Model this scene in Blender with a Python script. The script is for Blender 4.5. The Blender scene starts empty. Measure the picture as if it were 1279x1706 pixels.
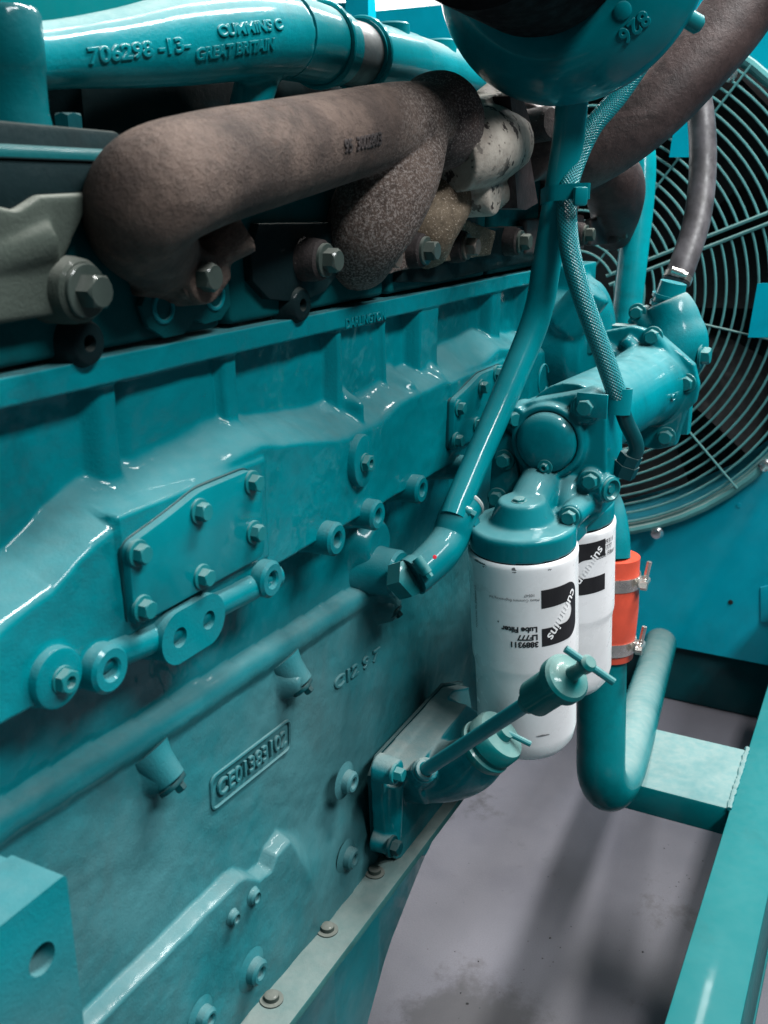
import bpy, bmesh, math, random
import numpy as np
from mathutils import Vector, Matrix, Quaternion

random.seed(7)
SC = bpy.context.scene
COL = SC.collection
V = Vector
R = math.radians

# ------------------------------------------------------------------ camera
CAM = V((0.0, 0.0, 1.30))
PSI, PIT, FPX = R(27.2), R(17.9), 1650.0          # heading, pitch, focal length in photo pixels (1279 x 1706)
_h = V((math.cos(PSI), math.sin(PSI), 0))
FW = _h * math.cos(PIT) - V((0, 0, 1)) * math.sin(PIT)
RT = V((math.sin(PSI), -math.cos(PSI), 0))
UP = RT.cross(FW)
cd = bpy.data.cameras.new('camera')
cam = bpy.data.objects.new('camera', cd)
COL.objects.link(cam)
M = Matrix((RT, UP, -FW)).transposed().to_4x4()
M.translation = CAM
cam.matrix_world = M
cd.sensor_fit = 'VERTICAL'
cd.sensor_height = 36.0
cd.lens = 36.0 * FPX / 1706.0
cd.clip_start, cd.clip_end = 0.02, 60
cd.dof.use_dof = True
cd.dof.focus_distance = 1.12
cd.dof.aperture_fstop = 11.0
SC.camera = cam


def at(px, py, **k):
    """the point of the place seen at photo pixel px,py that lies at X=, Y=, Z= or depth d="""
    r = FW + RT * ((px - 639.5) / FPX) - UP * ((py - 853.0) / FPX)
    a, v = list(k.items())[0]
    t = v if a == 'd' else (v - CAM['XYZ'.index(a)]) / r['XYZ'.index(a)]
    return CAM + r * t


# ------------------------------------------------------------------ world and lamps
w = bpy.data.worlds.new('World')
SC.world = w
w.use_nodes = True
bg = w.node_tree.nodes['Background']
bg.inputs[0].default_value = (0.62, 0.92, 1.0, 1)
bg.inputs[1].default_value = 0.05


def area(name, loc, target, sx, sy, power, col=(1, 1, 1)):
    l = bpy.data.lights.new(name, 'AREA')
    l.shape = 'RECTANGLE'
    l.size, l.size_y = sx, sy
    l.energy = power
    l.color = col
    o = bpy.data.objects.new(name, l)
    COL.objects.link(o)
    o.location = loc
    z_ = (V(loc) - V(target)).normalized()
    y_ = (V((1, 0, 0)) - z_ * z_.x).normalized()
    o.rotation_euler = Matrix((y_.cross(z_), y_, z_)).transposed().to_euler()
    return o


# fluorescent tubes under a workshop ceiling along the engine, then unseen added fill lamps
area('ceiling_or_fill_lamp', (2.3, -0.65, 3.9), (1.6, 0.2, 0.9), 0.30, 2.4, 235, (1.0, 0.985, 0.96))
area('ceiling_or_fill_lamp', (3.9, 0.55, 3.9), (3.2, 0.5, 0.9), 0.30, 3.0, 190, (1.0, 0.985, 0.96))
area('ceiling_or_fill_lamp', (0.2, -2.1, 4.0), (1.3, 0.4, 0.9), 0.50, 2.2, 150, (0.97, 0.99, 1.0))  # unseen broad fill from the camera side, not a ceiling tube
area('ceiling_or_fill_lamp', (7.0, 3.2, 3.6), (7.4, 5.0, 1.9), 0.30, 4.0, 900, (1.0, 0.985, 0.96))  # added lamp aimed at the wall to whiten the background

SC.view_settings.view_transform = 'Standard'
SC.view_settings.look = 'None'
SC.view_settings.exposure = 0.18
SC.view_settings.gamma = 1.0
SC.render.engine = 'CYCLES'
SC.cycles.use_denoising = True
SC.cycles.max_bounces = 8

# ------------------------------------------------------------------ object helpers
WORLD = {}


def tag(o, label=None, cat=None, group=None, kind=None):
    if label: o['label'] = label
    if cat: o['category'] = cat
    if group: o['group'] = group
    if kind: o['kind'] = kind
    return o


def thing(name, loc, label, cat, group=None):
    o = bpy.data.objects.new(name, None)
    o.empty_display_size = 0.02
    COL.objects.link(o)
    o.location = loc
    WORLD[o] = Matrix.Translation(V(loc))
    return tag(o, label, cat, group)


def link(name, mesh, mat, parent=None, mw=None):
    o = bpy.data.objects.new(name, mesh)
    COL.objects.link(o)
    if mat is not None and not mesh.materials:
        mesh.materials.append(mat)
    mw = mw or Matrix.Identity(4)
    o.matrix_basis = mw
    WORLD[o] = mw
    if parent is not None:
        o.parent = parent
        o.matrix_parent_inverse = WORLD[parent].inverted()
    return o


def finish(bm, smooth=True, angle=35):
    bmesh.ops.recalc_face_normals(bm, faces=bm.faces)
    if smooth:
        for f in bm.faces: f.smooth = True
        lim = R(angle)
        for e in bm.edges:
            if len(e.link_faces) == 2 and e.calc_face_angle(0) > lim: e.smooth = False
    me = bpy.data.meshes.new('m')
    bm.to_mesh(me)
    bm.free()
    return me


def build(name, bm, mat, parent=None, smooth=True, angle=35):
    me = finish(bm, smooth, angle)
    me.name = name
    return link(name, me, mat, parent)


def frame(n, upv=(0, 0, 1)):
    """u, v, n right-handed with v as close to upv as it gets"""
    n = V(n).normalized()
    u = V(upv).cross(n)
    if u.length < 1e-4: u = V((1, 0, 0)).cross(n)
    u.normalize()
    v = n.cross(u)
    return u, v, n


def place(o, n, upv=(0, 0, 1), roll=0.0):
    u, v, n = frame(n, upv)
    m = Matrix((u, v, n)).transposed().to_4x4()
    m.translation = V(o)
    return m @ Matrix.Rotation(roll, 4, 'Z')


def spline(pts, per=8):
    """catmull-rom through tuples (any length)"""
    P = [np.array(p, float) for p in pts]
    P = [2 * P[0] - P[1]] + P + [2 * P[-1] - P[-2]]
    out = []
    for i in range(1, len(P) - 2):
        a, b, c, d = P[i - 1], P[i], P[i + 1], P[i + 2]
        for k in range(per):
            t = k / per
            out.append(.5 * (2 * b + (c - a) * t + (2 * a - 5 * b + 4 * c - d) * t * t + (3 * b - a - 3 * c + d) * t ** 3))
    out.append(P[-2])
    return out


def tube(bm, pts, rad, n=24, per=8, smooth=True, cap=True, uv=False, flat=None):
    """sweep: pts Vectors, rad number or list"""
    if not isinstance(rad, (list, tuple)): rad = [rad] * len(pts)
    q = [(p[0], p[1], p[2], r) for p, r in zip(pts, rad)]
    if smooth and len(q) > 2: q = spline(q, per)
    P = [V(a[:3]) for a in q]
    rr = [float(a[3]) for a in q]
    T = []
    for i in range(len(P)):
        a, b = P[max(i - 1, 0)], P[min(i + 1, len(P) - 1)]
        T.append((b - a).normalized())
    u = T[0].orthogonal().normalized()
    rings = []
    L = [0.0]
    for i in range(1, len(P)): L.append(L[-1] + (P[i] - P[i - 1]).length)
    for i, p in enumerate(P):
        if i:
            u = (T[i - 1].rotation_difference(T[i]) @ u)
            u = (u - T[i] * u.dot(T[i])).normalized()
        v = T[i].cross(u)
        rings.append([bm.verts.new(p + (u * math.cos(2 * math.pi * k / n) + v * math.sin(2 * math.pi * k / n)) * rr[i]) for k in range(n)])
    lay = bm.loops.layers.uv.verify() if uv else None
    for i in range(len(P) - 1):
        for k in range(n):
            f = bm.faces.new((rings[i][k], rings[i][(k + 1) % n], rings[i + 1][(k + 1) % n], rings[i + 1][k]))
            if uv:
                for lp, (a, b) in zip(f.loops, ((k / n, L[i]), ((k + 1) / n, L[i]), ((k + 1) / n, L[i + 1]), (k / n, L[i + 1]))):
                    lp[lay].uv = (a, b)
    if cap:
        bm.faces.new(rings[0][::-1])
        bm.faces.new(rings[-1])
    return P, T


def lathe(bm, prof, o, axis, n=32, upv=(0, 0, 1)):
    """prof: (radius, height) from start to end; radius 0 closes"""
    u, v, a = frame(axis, upv)
    o = V(o)
    rings = []
    for r, hh in prof:
        if r < 1e-6: rings.append([bm.verts.new(o + a * hh)])
        else: rings.append([bm.verts.new(o + a * hh + (u * math.cos(2 * math.pi * k / n) + v * math.sin(2 * math.pi * k / n)) * r) for k in range(n)])
    for A, B in zip(rings, rings[1:]):
        for k in range(n):
            k2 = (k + 1) % n
            if len(A) == 1 and len(B) == 1: break
            if len(A) == 1: bm.faces.new((A[0], B[k2], B[k]))
            elif len(B) == 1: bm.faces.new((A[k], A[k2], B[0]))
            else: bm.faces.new((A[k], A[k2], B[k2], B[k]))
    if len(rings[0]) > 1: bm.faces.new(rings[0])
    if len(rings[-1]) > 1: bm.faces.new(rings[-1][::-1])


def prism(bm, poly, o, n, t, upv=(0, 0, 1), bev=0.0, seg=2):
    """poly in (u,v) about o, from o outward along n by t"""
    u, v, n = frame(n, upv)
    o = V(o)
    a = [bm.verts.new(o + u * x + v * y) for x, y in poly]
    b = [bm.verts.new(o + u * x + v * y + n * t) for x, y in poly]
    fb = bm.faces.new(a[::-1])
    ft = bm.faces.new(b)
    k = len(poly)
    for i in range(k): bm.faces.new((a[i], a[(i + 1) % k], b[(i + 1) % k], b[i]))
    if bev:
        bm.normal_update()
        bmesh.ops.bevel(bm, geom=list(ft.edges), offset=bev, segments=seg, affect='EDGES', profile=.5)


def prism_w(bm, pts, n, t, bev=0.0):
    """outline of world points, pushed along n by t"""
    c = sum((V(p) for p in pts), V()) / len(pts)
    u, v, nn = frame(n)
    prism(bm, [((V(p) - c).dot(u), (V(p) - c).dot(v)) for p in pts], c, n, t, bev=bev)


def box(bm, c, s, rot=None, bev=0.0, seg=2):
    b = bmesh.new()
    bmesh.ops.create_cube(b, size=1)
    bmesh.ops.scale(b, vec=V(s), verts=b.verts)
    if bev: bmesh.ops.bevel(b, geom=list(b.edges), offset=bev, segments=seg, affect='EDGES', profile=.5)
    m = Matrix.Translation(V(c)) @ (rot.to_4x4() if rot else Matrix.Identity(4))
    bmesh.ops.transform(b, matrix=m, verts=b.verts)
    me = bpy.data.meshes.new('t')
    b.to_mesh(me)
    b.free()
    bm.from_mesh(me)
    bpy.data.meshes.remove(me)


def rounded(pts, r, seg=4):
    """round the corners of a 2D polygon"""
    out = []
    n = len(pts)
    for i in range(n):
        p, a, b = V(pts[i]), V(pts[i - 1]), V(pts[(i + 1) % n])
        da, db = (a - p), (b - p)
        rr = min(r, da.length * .45, db.length * .45)
        s, e = p + da.normalized() * rr, p + db.normalized() * rr
        for k in range(seg + 1):
            t = k / seg
            q = s * (1 - t) ** 2 + p * 2 * t * (1 - t) + e * t * t
            out.append((q.x, q.y))
    return out


def cast(name, bm, mat, parent=None, voxel=0.003, smooth=6, factor=.5):
    """merge overlapping closed pieces into one casting with soft fillets"""
    bmesh.ops.recalc_face_normals(bm, faces=bm.faces)
    me = bpy.data.meshes.new('tmp')
    bm.to_mesh(me)
    bm.free()
    t = bpy.data.objects.new('tmp', me)
    COL.objects.link(t)
    m = t.modifiers.new('r', 'REMESH')
    m.mode = 'VOXEL'
    m.voxel_size = voxel
    s = t.modifiers.new('s', 'SMOOTH')
    s.factor, s.iterations = factor, smooth
    dg = bpy.context.evaluated_depsgraph_get()
    out = bpy.data.meshes.new_from_object(t.evaluated_get(dg))
    bpy.data.objects.remove(t)
    bpy.data.meshes.remove(me)
    out.name = name
    out.materials.clear()
    out.polygons.foreach_set('use_smooth', [True] * len(out.polygons))
    return link(name, out, mat, parent)


def text_bm(body, size, depth, bevel=0.0, xs=1.0, bold=0.0, shear=0.0, space=1.0, align='CENTER'):
    c = bpy.data.curves.new('t', 'FONT')
    c.body = body
    c.size = size
    c.extrude = depth
    c.bevel_depth = bevel
    c.bevel_resolution = 1
    c.offset = bold
    c.shear = shear
    c.resolution_u = 4
    c.space_character = space
    c.align_x, c.align_y = align, 'CENTER'
    o = bpy.data.objects.new('t', c)
    COL.objects.link(o)
    dg = bpy.context.evaluated_depsgraph_get()
    me = bpy.data.meshes.new_from_object(o.evaluated_get(dg))
    bpy.data.objects.remove(o)
    bpy.data.curves.remove(c)
    bm = bmesh.new()
    bm.from_mesh(me)
    bpy.data.meshes.remove(me)
    if xs != 1: bmesh.ops.scale(bm, vec=(xs, 1, 1), verts=bm.verts)
    return bm


def flat_text(name, body, size, mat, parent, o, n, upv, depth=.0015, bevel=.0006, **k):
    bm = text_bm(body, size, depth, bevel, **k)
    bmesh.ops.transform(bm, matrix=place(o, n, upv), verts=bm.verts)
    return build(name, bm, mat, parent, smooth=True, angle=50)


def shape_bm(loops, step=None):
    """filled flat shape out of outer loop and holes"""
    c = bpy.data.curves.new('s', 'CURVE')
    c.dimensions = '2D'
    c.fill_mode = 'BOTH'
    for L in loops:
        s = c.splines.new('POLY')
        s.points.add(len(L) - 1)
        for p, q in zip(s.points, L): p.co = (q[0], q[1], 0, 1)
        s.use_cyclic_u = True
    o = bpy.data.objects.new('s', c)
    COL.objects.link(o)
    dg = bpy.context.evaluated_depsgraph_get()
    me = bpy.data.meshes.new_from_object(o.evaluated_get(dg))
    bpy.data.objects.remove(o)
    bpy.data.curves.remove(c)
    bm = bmesh.new()
    bm.from_mesh(me)
    bpy.data.meshes.remove(me)
    return bm


def wrap(bm, rad, o, axis, zero, lift=0.0, step=.004):
    """bend a flat shape (x along the girth, y along the axis, z outward) round a cylinder; zero = direction of x=0"""
    xs = [v.co.x for v in bm.verts]
    x = min(xs) + step
    while x < max(xs):
        bmesh.ops.bisect_plane(bm, geom=list(bm.verts) + list(bm.edges) + list(bm.faces), plane_co=(x, 0, 0), plane_no=(1, 0, 0), dist=1e-6)
        x += step
    a = V(axis).normalized()
    z = V(zero)
    z = (z - a * z.dot(a)).normalized()
    s = a.cross(z)
    o = V(o)
    for v in bm.verts:
        t = v.co.x / rad
        v.co = o + a * v.co.y + (z * math.cos(t) + s * math.sin(t)) * (rad + lift + v.co.z)


def emboss(bm, target, o, n, upv, back=.08):
    """lay a flat text on a curved mesh: x along, y along upv, z out of the surface"""
    from mathutils.bvhtree import BVHTree
    me = target.data
    tree = BVHTree.FromPolygons([v.co[:] for v in me.vertices], [p.vertices[:] for p in me.polygons])
    u, v, n = frame(n, upv)
    o = V(o)
    for q in bm.verts:
        src = o + u * q.co.x + v * q.co.y + n * back
        hit, nor, i, d = tree.ray_cast(src, -n)
        q.co = (hit + n * q.co.z) if hit is not None else (o + u * q.co.x + v * q.co.y)


def holed(bm, outer, holes, o, n, t, upv=(0, 0, 1)):
    """plate with real holes: outline and holes in (u,v) about o, front at o + n*t"""
    b = shape_bm([outer] + holes)
    bmesh.ops.remove_doubles(b, verts=b.verts, dist=1e-6)
    r = bmesh.ops.extrude_face_region(b, geom=b.faces[:])
    vs = [x for x in r['geom'] if isinstance(x, bmesh.types.BMVert)]
    bmesh.ops.translate(b, vec=(0, 0, t), verts=vs)
    bmesh.ops.transform(b, matrix=place(o, n, upv), verts=b.verts)
    me = bpy.data.meshes.new('t')
    b.to_mesh(me)
    b.free()
    bm.from_mesh(me)
    bpy.data.meshes.remove(me)


def circ(cx, cy, r, n=28): return [(cx + r * math.cos(2 * math.pi * k / n), cy + r * math.sin(2 * math.pi * k / n)) for k in range(n)]


# shared bolts ------------------------------------------------------------
def bolt_mesh(af, hgt, wr, wt, flange=True, socket=False):
    """hex bolt on +Z: washer radius wr thickness wt, across flats af"""
    bm = bmesh.new()
    r = af / 2 / math.cos(R(30))
    lathe(bm, [(wr, -.001), (wr, wt * .8), (wr - wt * .25, wt)], (0, 0, 0), (0, 0, 1), 24)
    prof = []
    rings = []
    for k, (f, z) in enumerate(((1, wt - .0005), (1, wt + hgt * .82))):
        rings.append([bm.verts.new((r * f * math.cos(R(60 * i)), r * f * math.sin(R(60 * i)), z)) for i in range(6)])
    top = [bm.verts.new((af * .47 * math.cos(R(30 * i)), af * .47 * math.sin(R(30 * i)), wt + hgt)) for i in range(12)]
    for i in range(6):
        bm.faces.new((rings[0][i], rings[0][(i + 1) % 6], rings[1][(i + 1) % 6], rings[1][i]))
        bm.faces.new((rings[1][i], top[2 * i + 1], top[2 * i]))
        bm.faces.new((rings[1][i], rings[1][(i + 1) % 6], top[2 * i + 1]))
        bm.faces.new((rings[1][(i + 1) % 6], top[(2 * i + 2) % 12], top[2 * i + 1]))
    if socket:
        ins = [bm.verts.new((af * .28 * math.cos(R(30 * i)), af * .28 * math.sin(R(30 * i)), wt + hgt)) for i in range(12)]
        low = [bm.verts.new((af * .26 * math.cos(R(30 * i)), af * .26 * math.sin(R(30 * i)), wt + hgt * .35)) for i in range(12)]
        for i in range(12):
            j = (i + 1) % 12
            bm.faces.new((top[i], top[j], ins[j], ins[i]))
            bm.faces.new((ins[i], ins[j], low[j], low[i]))
        bm.faces.new(low)
    else:
        bm.faces.new(top)
    return finish(bm, True, 25)


_bolts = {}


def bolt(parent, o, n, mat, af=.013, hgt=.008, wr=.011, wt=.002, roll=None, socket=False, name='bolt'):
    key = (af, hgt, wr, wt, socket, mat.name)
    if key not in _bolts: _bolts[key] = bolt_mesh(af, hgt, wr, wt, socket=socket)
    m = place(o, n, roll=random.uniform(0, 1) if roll is None else roll)
    return link(name, _bolts[key], mat, parent, m)


# ------------------------------------------------------------------ materials
def nodes(name):
    m = bpy.data.materials.new(name)
    m.use_nodes = True
    nt = m.node_tree
    b = nt.nodes['Principled BSDF']
    return m, nt, b


def nn(nt, kind, **k):
    n = nt.nodes.new(kind)
    for a, v in k.items():
        if a in ('inputs',):
            for i, x in v.items(): n.inputs[i].default_value = x
        else: setattr(n, a, v)
    return n


def noise(nt, scale, detail=4, rough=.55, vec=None, dist=0.0):
    n = nn(nt, 'ShaderNodeTexNoise')
    n.inputs['Scale'].default_value = scale
    n.inputs['Detail'].default_value = detail
    n.inputs['Roughness'].default_value = rough
    n.inputs['Distortion'].default_value = dist
    if vec is None:
        g = nt.nodes.get('GEO') or nn(nt, 'ShaderNodeNewGeometry', name='GEO')
        nt.links.new(g.outputs['Position'], n.inputs['Vector'])
    else: nt.links.new(vec, n.inputs['Vector'])
    return n.outputs['Fac']


def ramp(nt, src, a, b, c0=0.0, c1=1.0):
    m = nn(nt, 'ShaderNodeMapRange')
    m.interpolation_type = 'SMOOTHSTEP'
    nt.links.new(src, m.inputs[0])
    m.inputs[1].default_value, m.inputs[2].default_value = a, b
    m.inputs[3].default_value, m.inputs[4].default_value = c0, c1
    return m.outputs[0]


def math2(nt, op, a, b):
    m = nn(nt, 'ShaderNodeMath', operation=op)
    for i, x in enumerate((a, b)):
        if isinstance(x, (int, float)): m.inputs[i].default_value = x
        else: nt.links.new(x, m.inputs[i])
    return m.outputs[0]


def mixc(nt, fac, a, b):
    m = nn(nt, 'ShaderNodeMix', data_type='RGBA')
    if isinstance(fac, (int, float)): m.inputs[0].default_value = fac
    else: nt.links.new(fac, m.inputs[0])
    for s, x in ((6, a), (7, b)):
        if isinstance(x, tuple): m.inputs[s].default_value = x + (1,)
        else: nt.links.new(x, m.inputs[s])
    return m.outputs[2]


def bump(nt, b, hgt, strength, dist=.001):
    n = nn(nt, 'ShaderNodeBump')
    n.inputs['Strength'].default_value = strength
    n.inputs['Distance'].default_value = dist
    nt.links.new(hgt, n.inputs['Height'])
    prev = b.inputs['Normal'].links
    if prev: nt.links.new(prev[0].from_socket, n.inputs['Normal'])
    nt.links.new(n.outputs[0], b.inputs['Normal'])


def paint(name, col, rough=.28, dust=.35, dustc=(.46, .47, .42), grain=.35, gscale=170, coat=.7, blotch=.12, chips=0.0, dim_film=0.0, grime=.45):
    """enamel over cast iron or sheet, dust lying on what faces up"""
    m, nt, b = nodes(name)
    n1 = noise(nt, 9, 4)
    n2 = noise(nt, 60, 5, .6)
    c = mixc(nt, ramp(nt, n1, .35, .7), tuple(x * (1 - blotch) for x in col), tuple(min(1, x * (1 + blotch)) for x in col))
    gr = math2(nt, 'MULTIPLY', ramp(nt, noise(nt, 5.5, 9, .72, dist=.4), .50, .68), grime)
    c = mixc(nt, gr, c, (col[0] * .3 + .004, col[1] * .38, col[2] * .38))
    g = nt.nodes['GEO']
    sep = nn(nt, 'ShaderNodeSeparateXYZ')
    nt.links.new(g.outputs['Normal'], sep.inputs[0])
    upf = ramp(nt, sep.outputs[2], .25, .95)
    d = math2(nt, 'MULTIPLY', upf, ramp(nt, n2, .28, .72, .72, 1.0))
    d = math2(nt, 'MULTIPLY', d, math2(nt, 'MULTIPLY', ramp(nt, n1, .25, .6, .65, 1.0), dust))
    fine = math2(nt, 'MULTIPLY', ramp(nt, noise(nt, 38, 6, .7), .55, .85), dust * .10)
    d = math2(nt, 'MAXIMUM', d, fine)
    if dim_film:                                          # dry dirt low on the block, darkened to stand in for dim light
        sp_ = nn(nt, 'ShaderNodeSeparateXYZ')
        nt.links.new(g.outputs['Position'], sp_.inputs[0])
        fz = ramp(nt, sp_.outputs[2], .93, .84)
        fn = math2(nt, 'MULTIPLY', ramp(nt, noise(nt, 4.5, 6, .65), .32, .62, .25, 1.0), dim_film)
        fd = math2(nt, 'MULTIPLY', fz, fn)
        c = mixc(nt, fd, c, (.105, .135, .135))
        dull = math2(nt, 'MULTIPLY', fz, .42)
    c = mixc(nt, d, c, dustc)
    if chips:
        ch = ramp(nt, noise(nt, 55, 8, .75), .70, .73)
        c = mixc(nt, math2(nt, 'MULTIPLY', ch, chips), c, (.03, .035, .035))
    nt.links.new(c, b.inputs['Base Color'])
    r = math2(nt, 'ADD', ramp(nt, n2, .3, .75, rough * .8 + .15, rough * 1.35 + .15), math2(nt, 'MULTIPLY', d, .6))
    nt.links.new(r, b.inputs['Roughness'])
    d = math2(nt, 'MAXIMUM', d, dull) if dim_film else d
    nt.links.new(math2(nt, 'MULTIPLY', ramp(nt, d, 0.0, .6, coat, 0.0), ramp(nt, noise(nt, 7, 8, .7), .35, .6, 1.0, .35)), b.inputs['Coat Weight'])
    nt.links.new(ramp(nt, n2, .3, .75, .07, .16), b.inputs['Coat Roughness'])
    b.inputs['Specular IOR Level'].default_value = .04
    if grain:
        bump(nt, b, noise(nt, gscale, 4, .7), grain, .0013)
        bump(nt, b, noise(nt, 22, 3), min(1, grain * .8), .003)
    return m


def iron(name, c0, c1, speck=None, sp=(.58, .64), rough=.85, grain=.8, sscale=420):
    m, nt, b = nodes(name)
    c = mixc(nt, ramp(nt, noise(nt, 14, 6, .65), .35, .68), c0, c1)
    c = mixc(nt, ramp(nt, noise(nt, 7, 8, .7, dist=.6), .54, .66, 0, .75), c, tuple(x * .30 for x in c0))
    c = mixc(nt, ramp(nt, noise(nt, 19, 8, .72), .58, .70, 0, .5), c, (c1[0] * 1.15, c1[1] * .85, c1[2] * .75))
    c = mixc(nt, ramp(nt, noise(nt, 130, 5, .7), .45, .75, 0, .5), c, tuple(x * .35 for x in c0))
    if speck:
        zone = ramp(nt, noise(nt, 11, 3), .38, .6, .25, 1)
        s = math2(nt, 'MULTIPLY', ramp(nt, noise(nt, sscale, 3, .7), sp[0], sp[1]), zone)
        c = mixc(nt, s, c, speck)
    nt.links.new(c, b.inputs['Base Color'])
    b.inputs['Roughness'].default_value = rough
    b.inputs['Specular IOR Level'].default_value = .35
    bump(nt, b, noise(nt, 300, 4, .7), grain, .0012)
    bump(nt, b, noise(nt, 60, 4, .6), grain * .6, .003)
    return m


def plain(name, col, rough=.5, metal=0.0, grain=0.0, gscale=200, var=.15, spec=.5):
    m, nt, b = nodes(name)
    c = mixc(nt, ramp(nt, noise(nt, 35, 5, .6), .3, .7), tuple(x * (1 - var) for x in col), tuple(min(1, x * (1 + var)) for x in col))
    nt.links.new(c, b.inputs['Base Color'])
    nt.links.new(ramp(nt, noise(nt, 80, 4), .3, .7, rough * .8, min(1, rough * 1.2)), b.inputs['Roughness'])
    b.inputs['Metallic'].default_value = metal
    b.inputs['Specular IOR Level'].default_value = spec
    if grain: bump(nt, b, noise(nt, gscale, 3), grain, .001)
    return m


TEAL = (.0, .172, .204)
MT = dict(
    block=paint('teal_cast_paint', TEAL, .19, .24, dustc=(.30, .33, .31), grain=.40, gscale=380, chips=.55, dim_film=.45),
    dusty=paint('teal_dusty_paint', TEAL, .34, .8, dustc=(.30, .32, .30), grain=.5, gscale=380),
    smooth=paint('teal_gloss_paint', TEAL, .20, .20, grain=.12, gscale=90),
    tube=paint('teal_tube_paint', (.0, .205, .24), .22, .08, grain=.10, gscale=110),
    sheet=paint('teal_sheet_paint', (.0, .31, .42), .30, .10, grain=.05, gscale=60, blotch=.06, grime=.2),
    rail=paint('teal_rail_paint', (.0, .118, .128), .34, .05, grain=.08, gscale=60, coat=.2, blotch=.04, grime=.2),
    dark=paint('dark_teal_paint', (.002, .05, .06), .36, .18, grain=.3),
    head=paint('shaded_teal_head_paint', (.001, .062, .070), .4, .10, grain=.4, coat=.12),  # teal darkened: shade under the manifold is painted into the colour
    cap=paint('teal_cap_paint', (.002, .135, .14), .32, .35, grain=.25),
    bolt=paint('teal_bolt_paint', (.006, .17, .19), .25, .32, grain=.1),
    olive=paint('grey_green_bolt_paint', (.045, .062, .055), .38, .35, grain=.3),
    tan=paint('tan_grey_cast_paint', (.045, .058, .050), .7, .35, grain=.6, gscale=380, coat=.08),
    guard=paint('teal_wire_paint', (.07, .23, .235), .25, .5, grain=.0),
    rust=iron('rusty_brown_cast_iron', (.050, .034, .028), (.130, .092, .074), (.26, .21, .18), (.60, .70), .78, .9),
    speck=iron('speckled_burnt_cast_iron', (.055, .042, .040), (.11, .085, .078), (.30, .26, .24), (.50, .66), .85, .9, 480),
    burnt=iron('dark_burnt_cast_iron', (.022, .018, .018), (.065, .050, .048), (.35, .30, .28), (.66, .72), .8),
    white_iron=iron('ash_white_cast_iron', (.50, .46, .40), (.30, .26, .22), (.035, .028, .026), (.56, .60), .7, .6, 48),
    redrust=iron('red_brown_plate_iron', (.035, .020, .021), (.060, .038, .038), None, rough=.6, grain=.35),
    brownpipe=iron('brown_exhaust_iron', (.030, .019, .019), (.075, .050, .047), (.35, .27, .24), (.68, .76), .55, .6),
    boltbrown=plain('brown_steel', (.12, .10, .085), .55, .35, .5),
    white=plain('white_filter_paint', (.86, .87, .88), .30, 0, .03, 60, .015),
    black=plain('black_print', (.012, .012, .014), .45),
    grey=plain('grey_print', (.16, .16, .17), .5),
    rubber=plain('black_rubber', (.003, .003, .004), .7, 0, .3, spec=.08),
    hose=plain('grey_black_rubber_hose', (.055, .052, .058), .48, 0, .35, 90, .45),
    red=plain('red_silicone', (.60, .075, .038), .42, 0, .25, 120, .08),
    steel=plain('zinc_steel', (.62, .60, .56), .30, .9, .25, 300, .2),
    chrome=plain('bright_steel', (.75, .76, .78), .2, .95),
    void=plain('black_void', (.004, .004, .005), .9),
    fan=plain('dark_fan_plastic', (.010, .012, .014), .6),
)


def braid_material():
    m, nt, b = nodes('teal_painted_braid')
    uv = nn(nt, 'ShaderNodeUVMap')
    sep = nn(nt, 'ShaderNodeSeparateXYZ')
    nt.links.new(uv.outputs[0], sep.inputs[0])
    u = math2(nt, 'MULTIPLY', sep.outputs[0], 18 * 2 * math.pi)
    v = math2(nt, 'MULTIPLY', sep.outputs[1], 2 * math.pi / .0040)
    a = math2(nt, 'SINE', math2(nt, 'ADD', u, v), 0)
    c = math2(nt, 'SINE', math2(nt, 'SUBTRACT', u, v), 0)
    hgt = math2(nt, 'MAXIMUM', a, c)
    col = mixc(nt, ramp(nt, hgt, -.2, .9), (.0, .10, .12), (.0, .22, .25))
    nt.links.new(col, b.inputs['Base Color'])
    b.inputs['Roughness'].default_value = .35
    bump(nt, b, hgt, .7, .0009)
    return m


MT['braid'] = braid_material()


def can_material():
    m, nt, b = nodes('white_can_paint')
    c = mixc(nt, ramp(nt, noise(nt, 12, 6, .65), .4, .75), (.86, .87, .885), (.74, .75, .755))
    c = mixc(nt, ramp(nt, noise(nt, 30, 9, .78), .66, .70, 0, .7), c, (.33, .32, .31))
    c = mixc(nt, ramp(nt, noise(nt, 110, 6, .75), .71, .73, 0, .9), c, (.06, .055, .05))
    nt.links.new(c, b.inputs['Base Color'])
    nt.links.new(ramp(nt, noise(nt, 25, 6), .3, .7, .22, .42), b.inputs['Roughness'])
    bump(nt, b, noise(nt, 30, 3), .05, .002)
    return m


MT['can'] = can_material()


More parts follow.
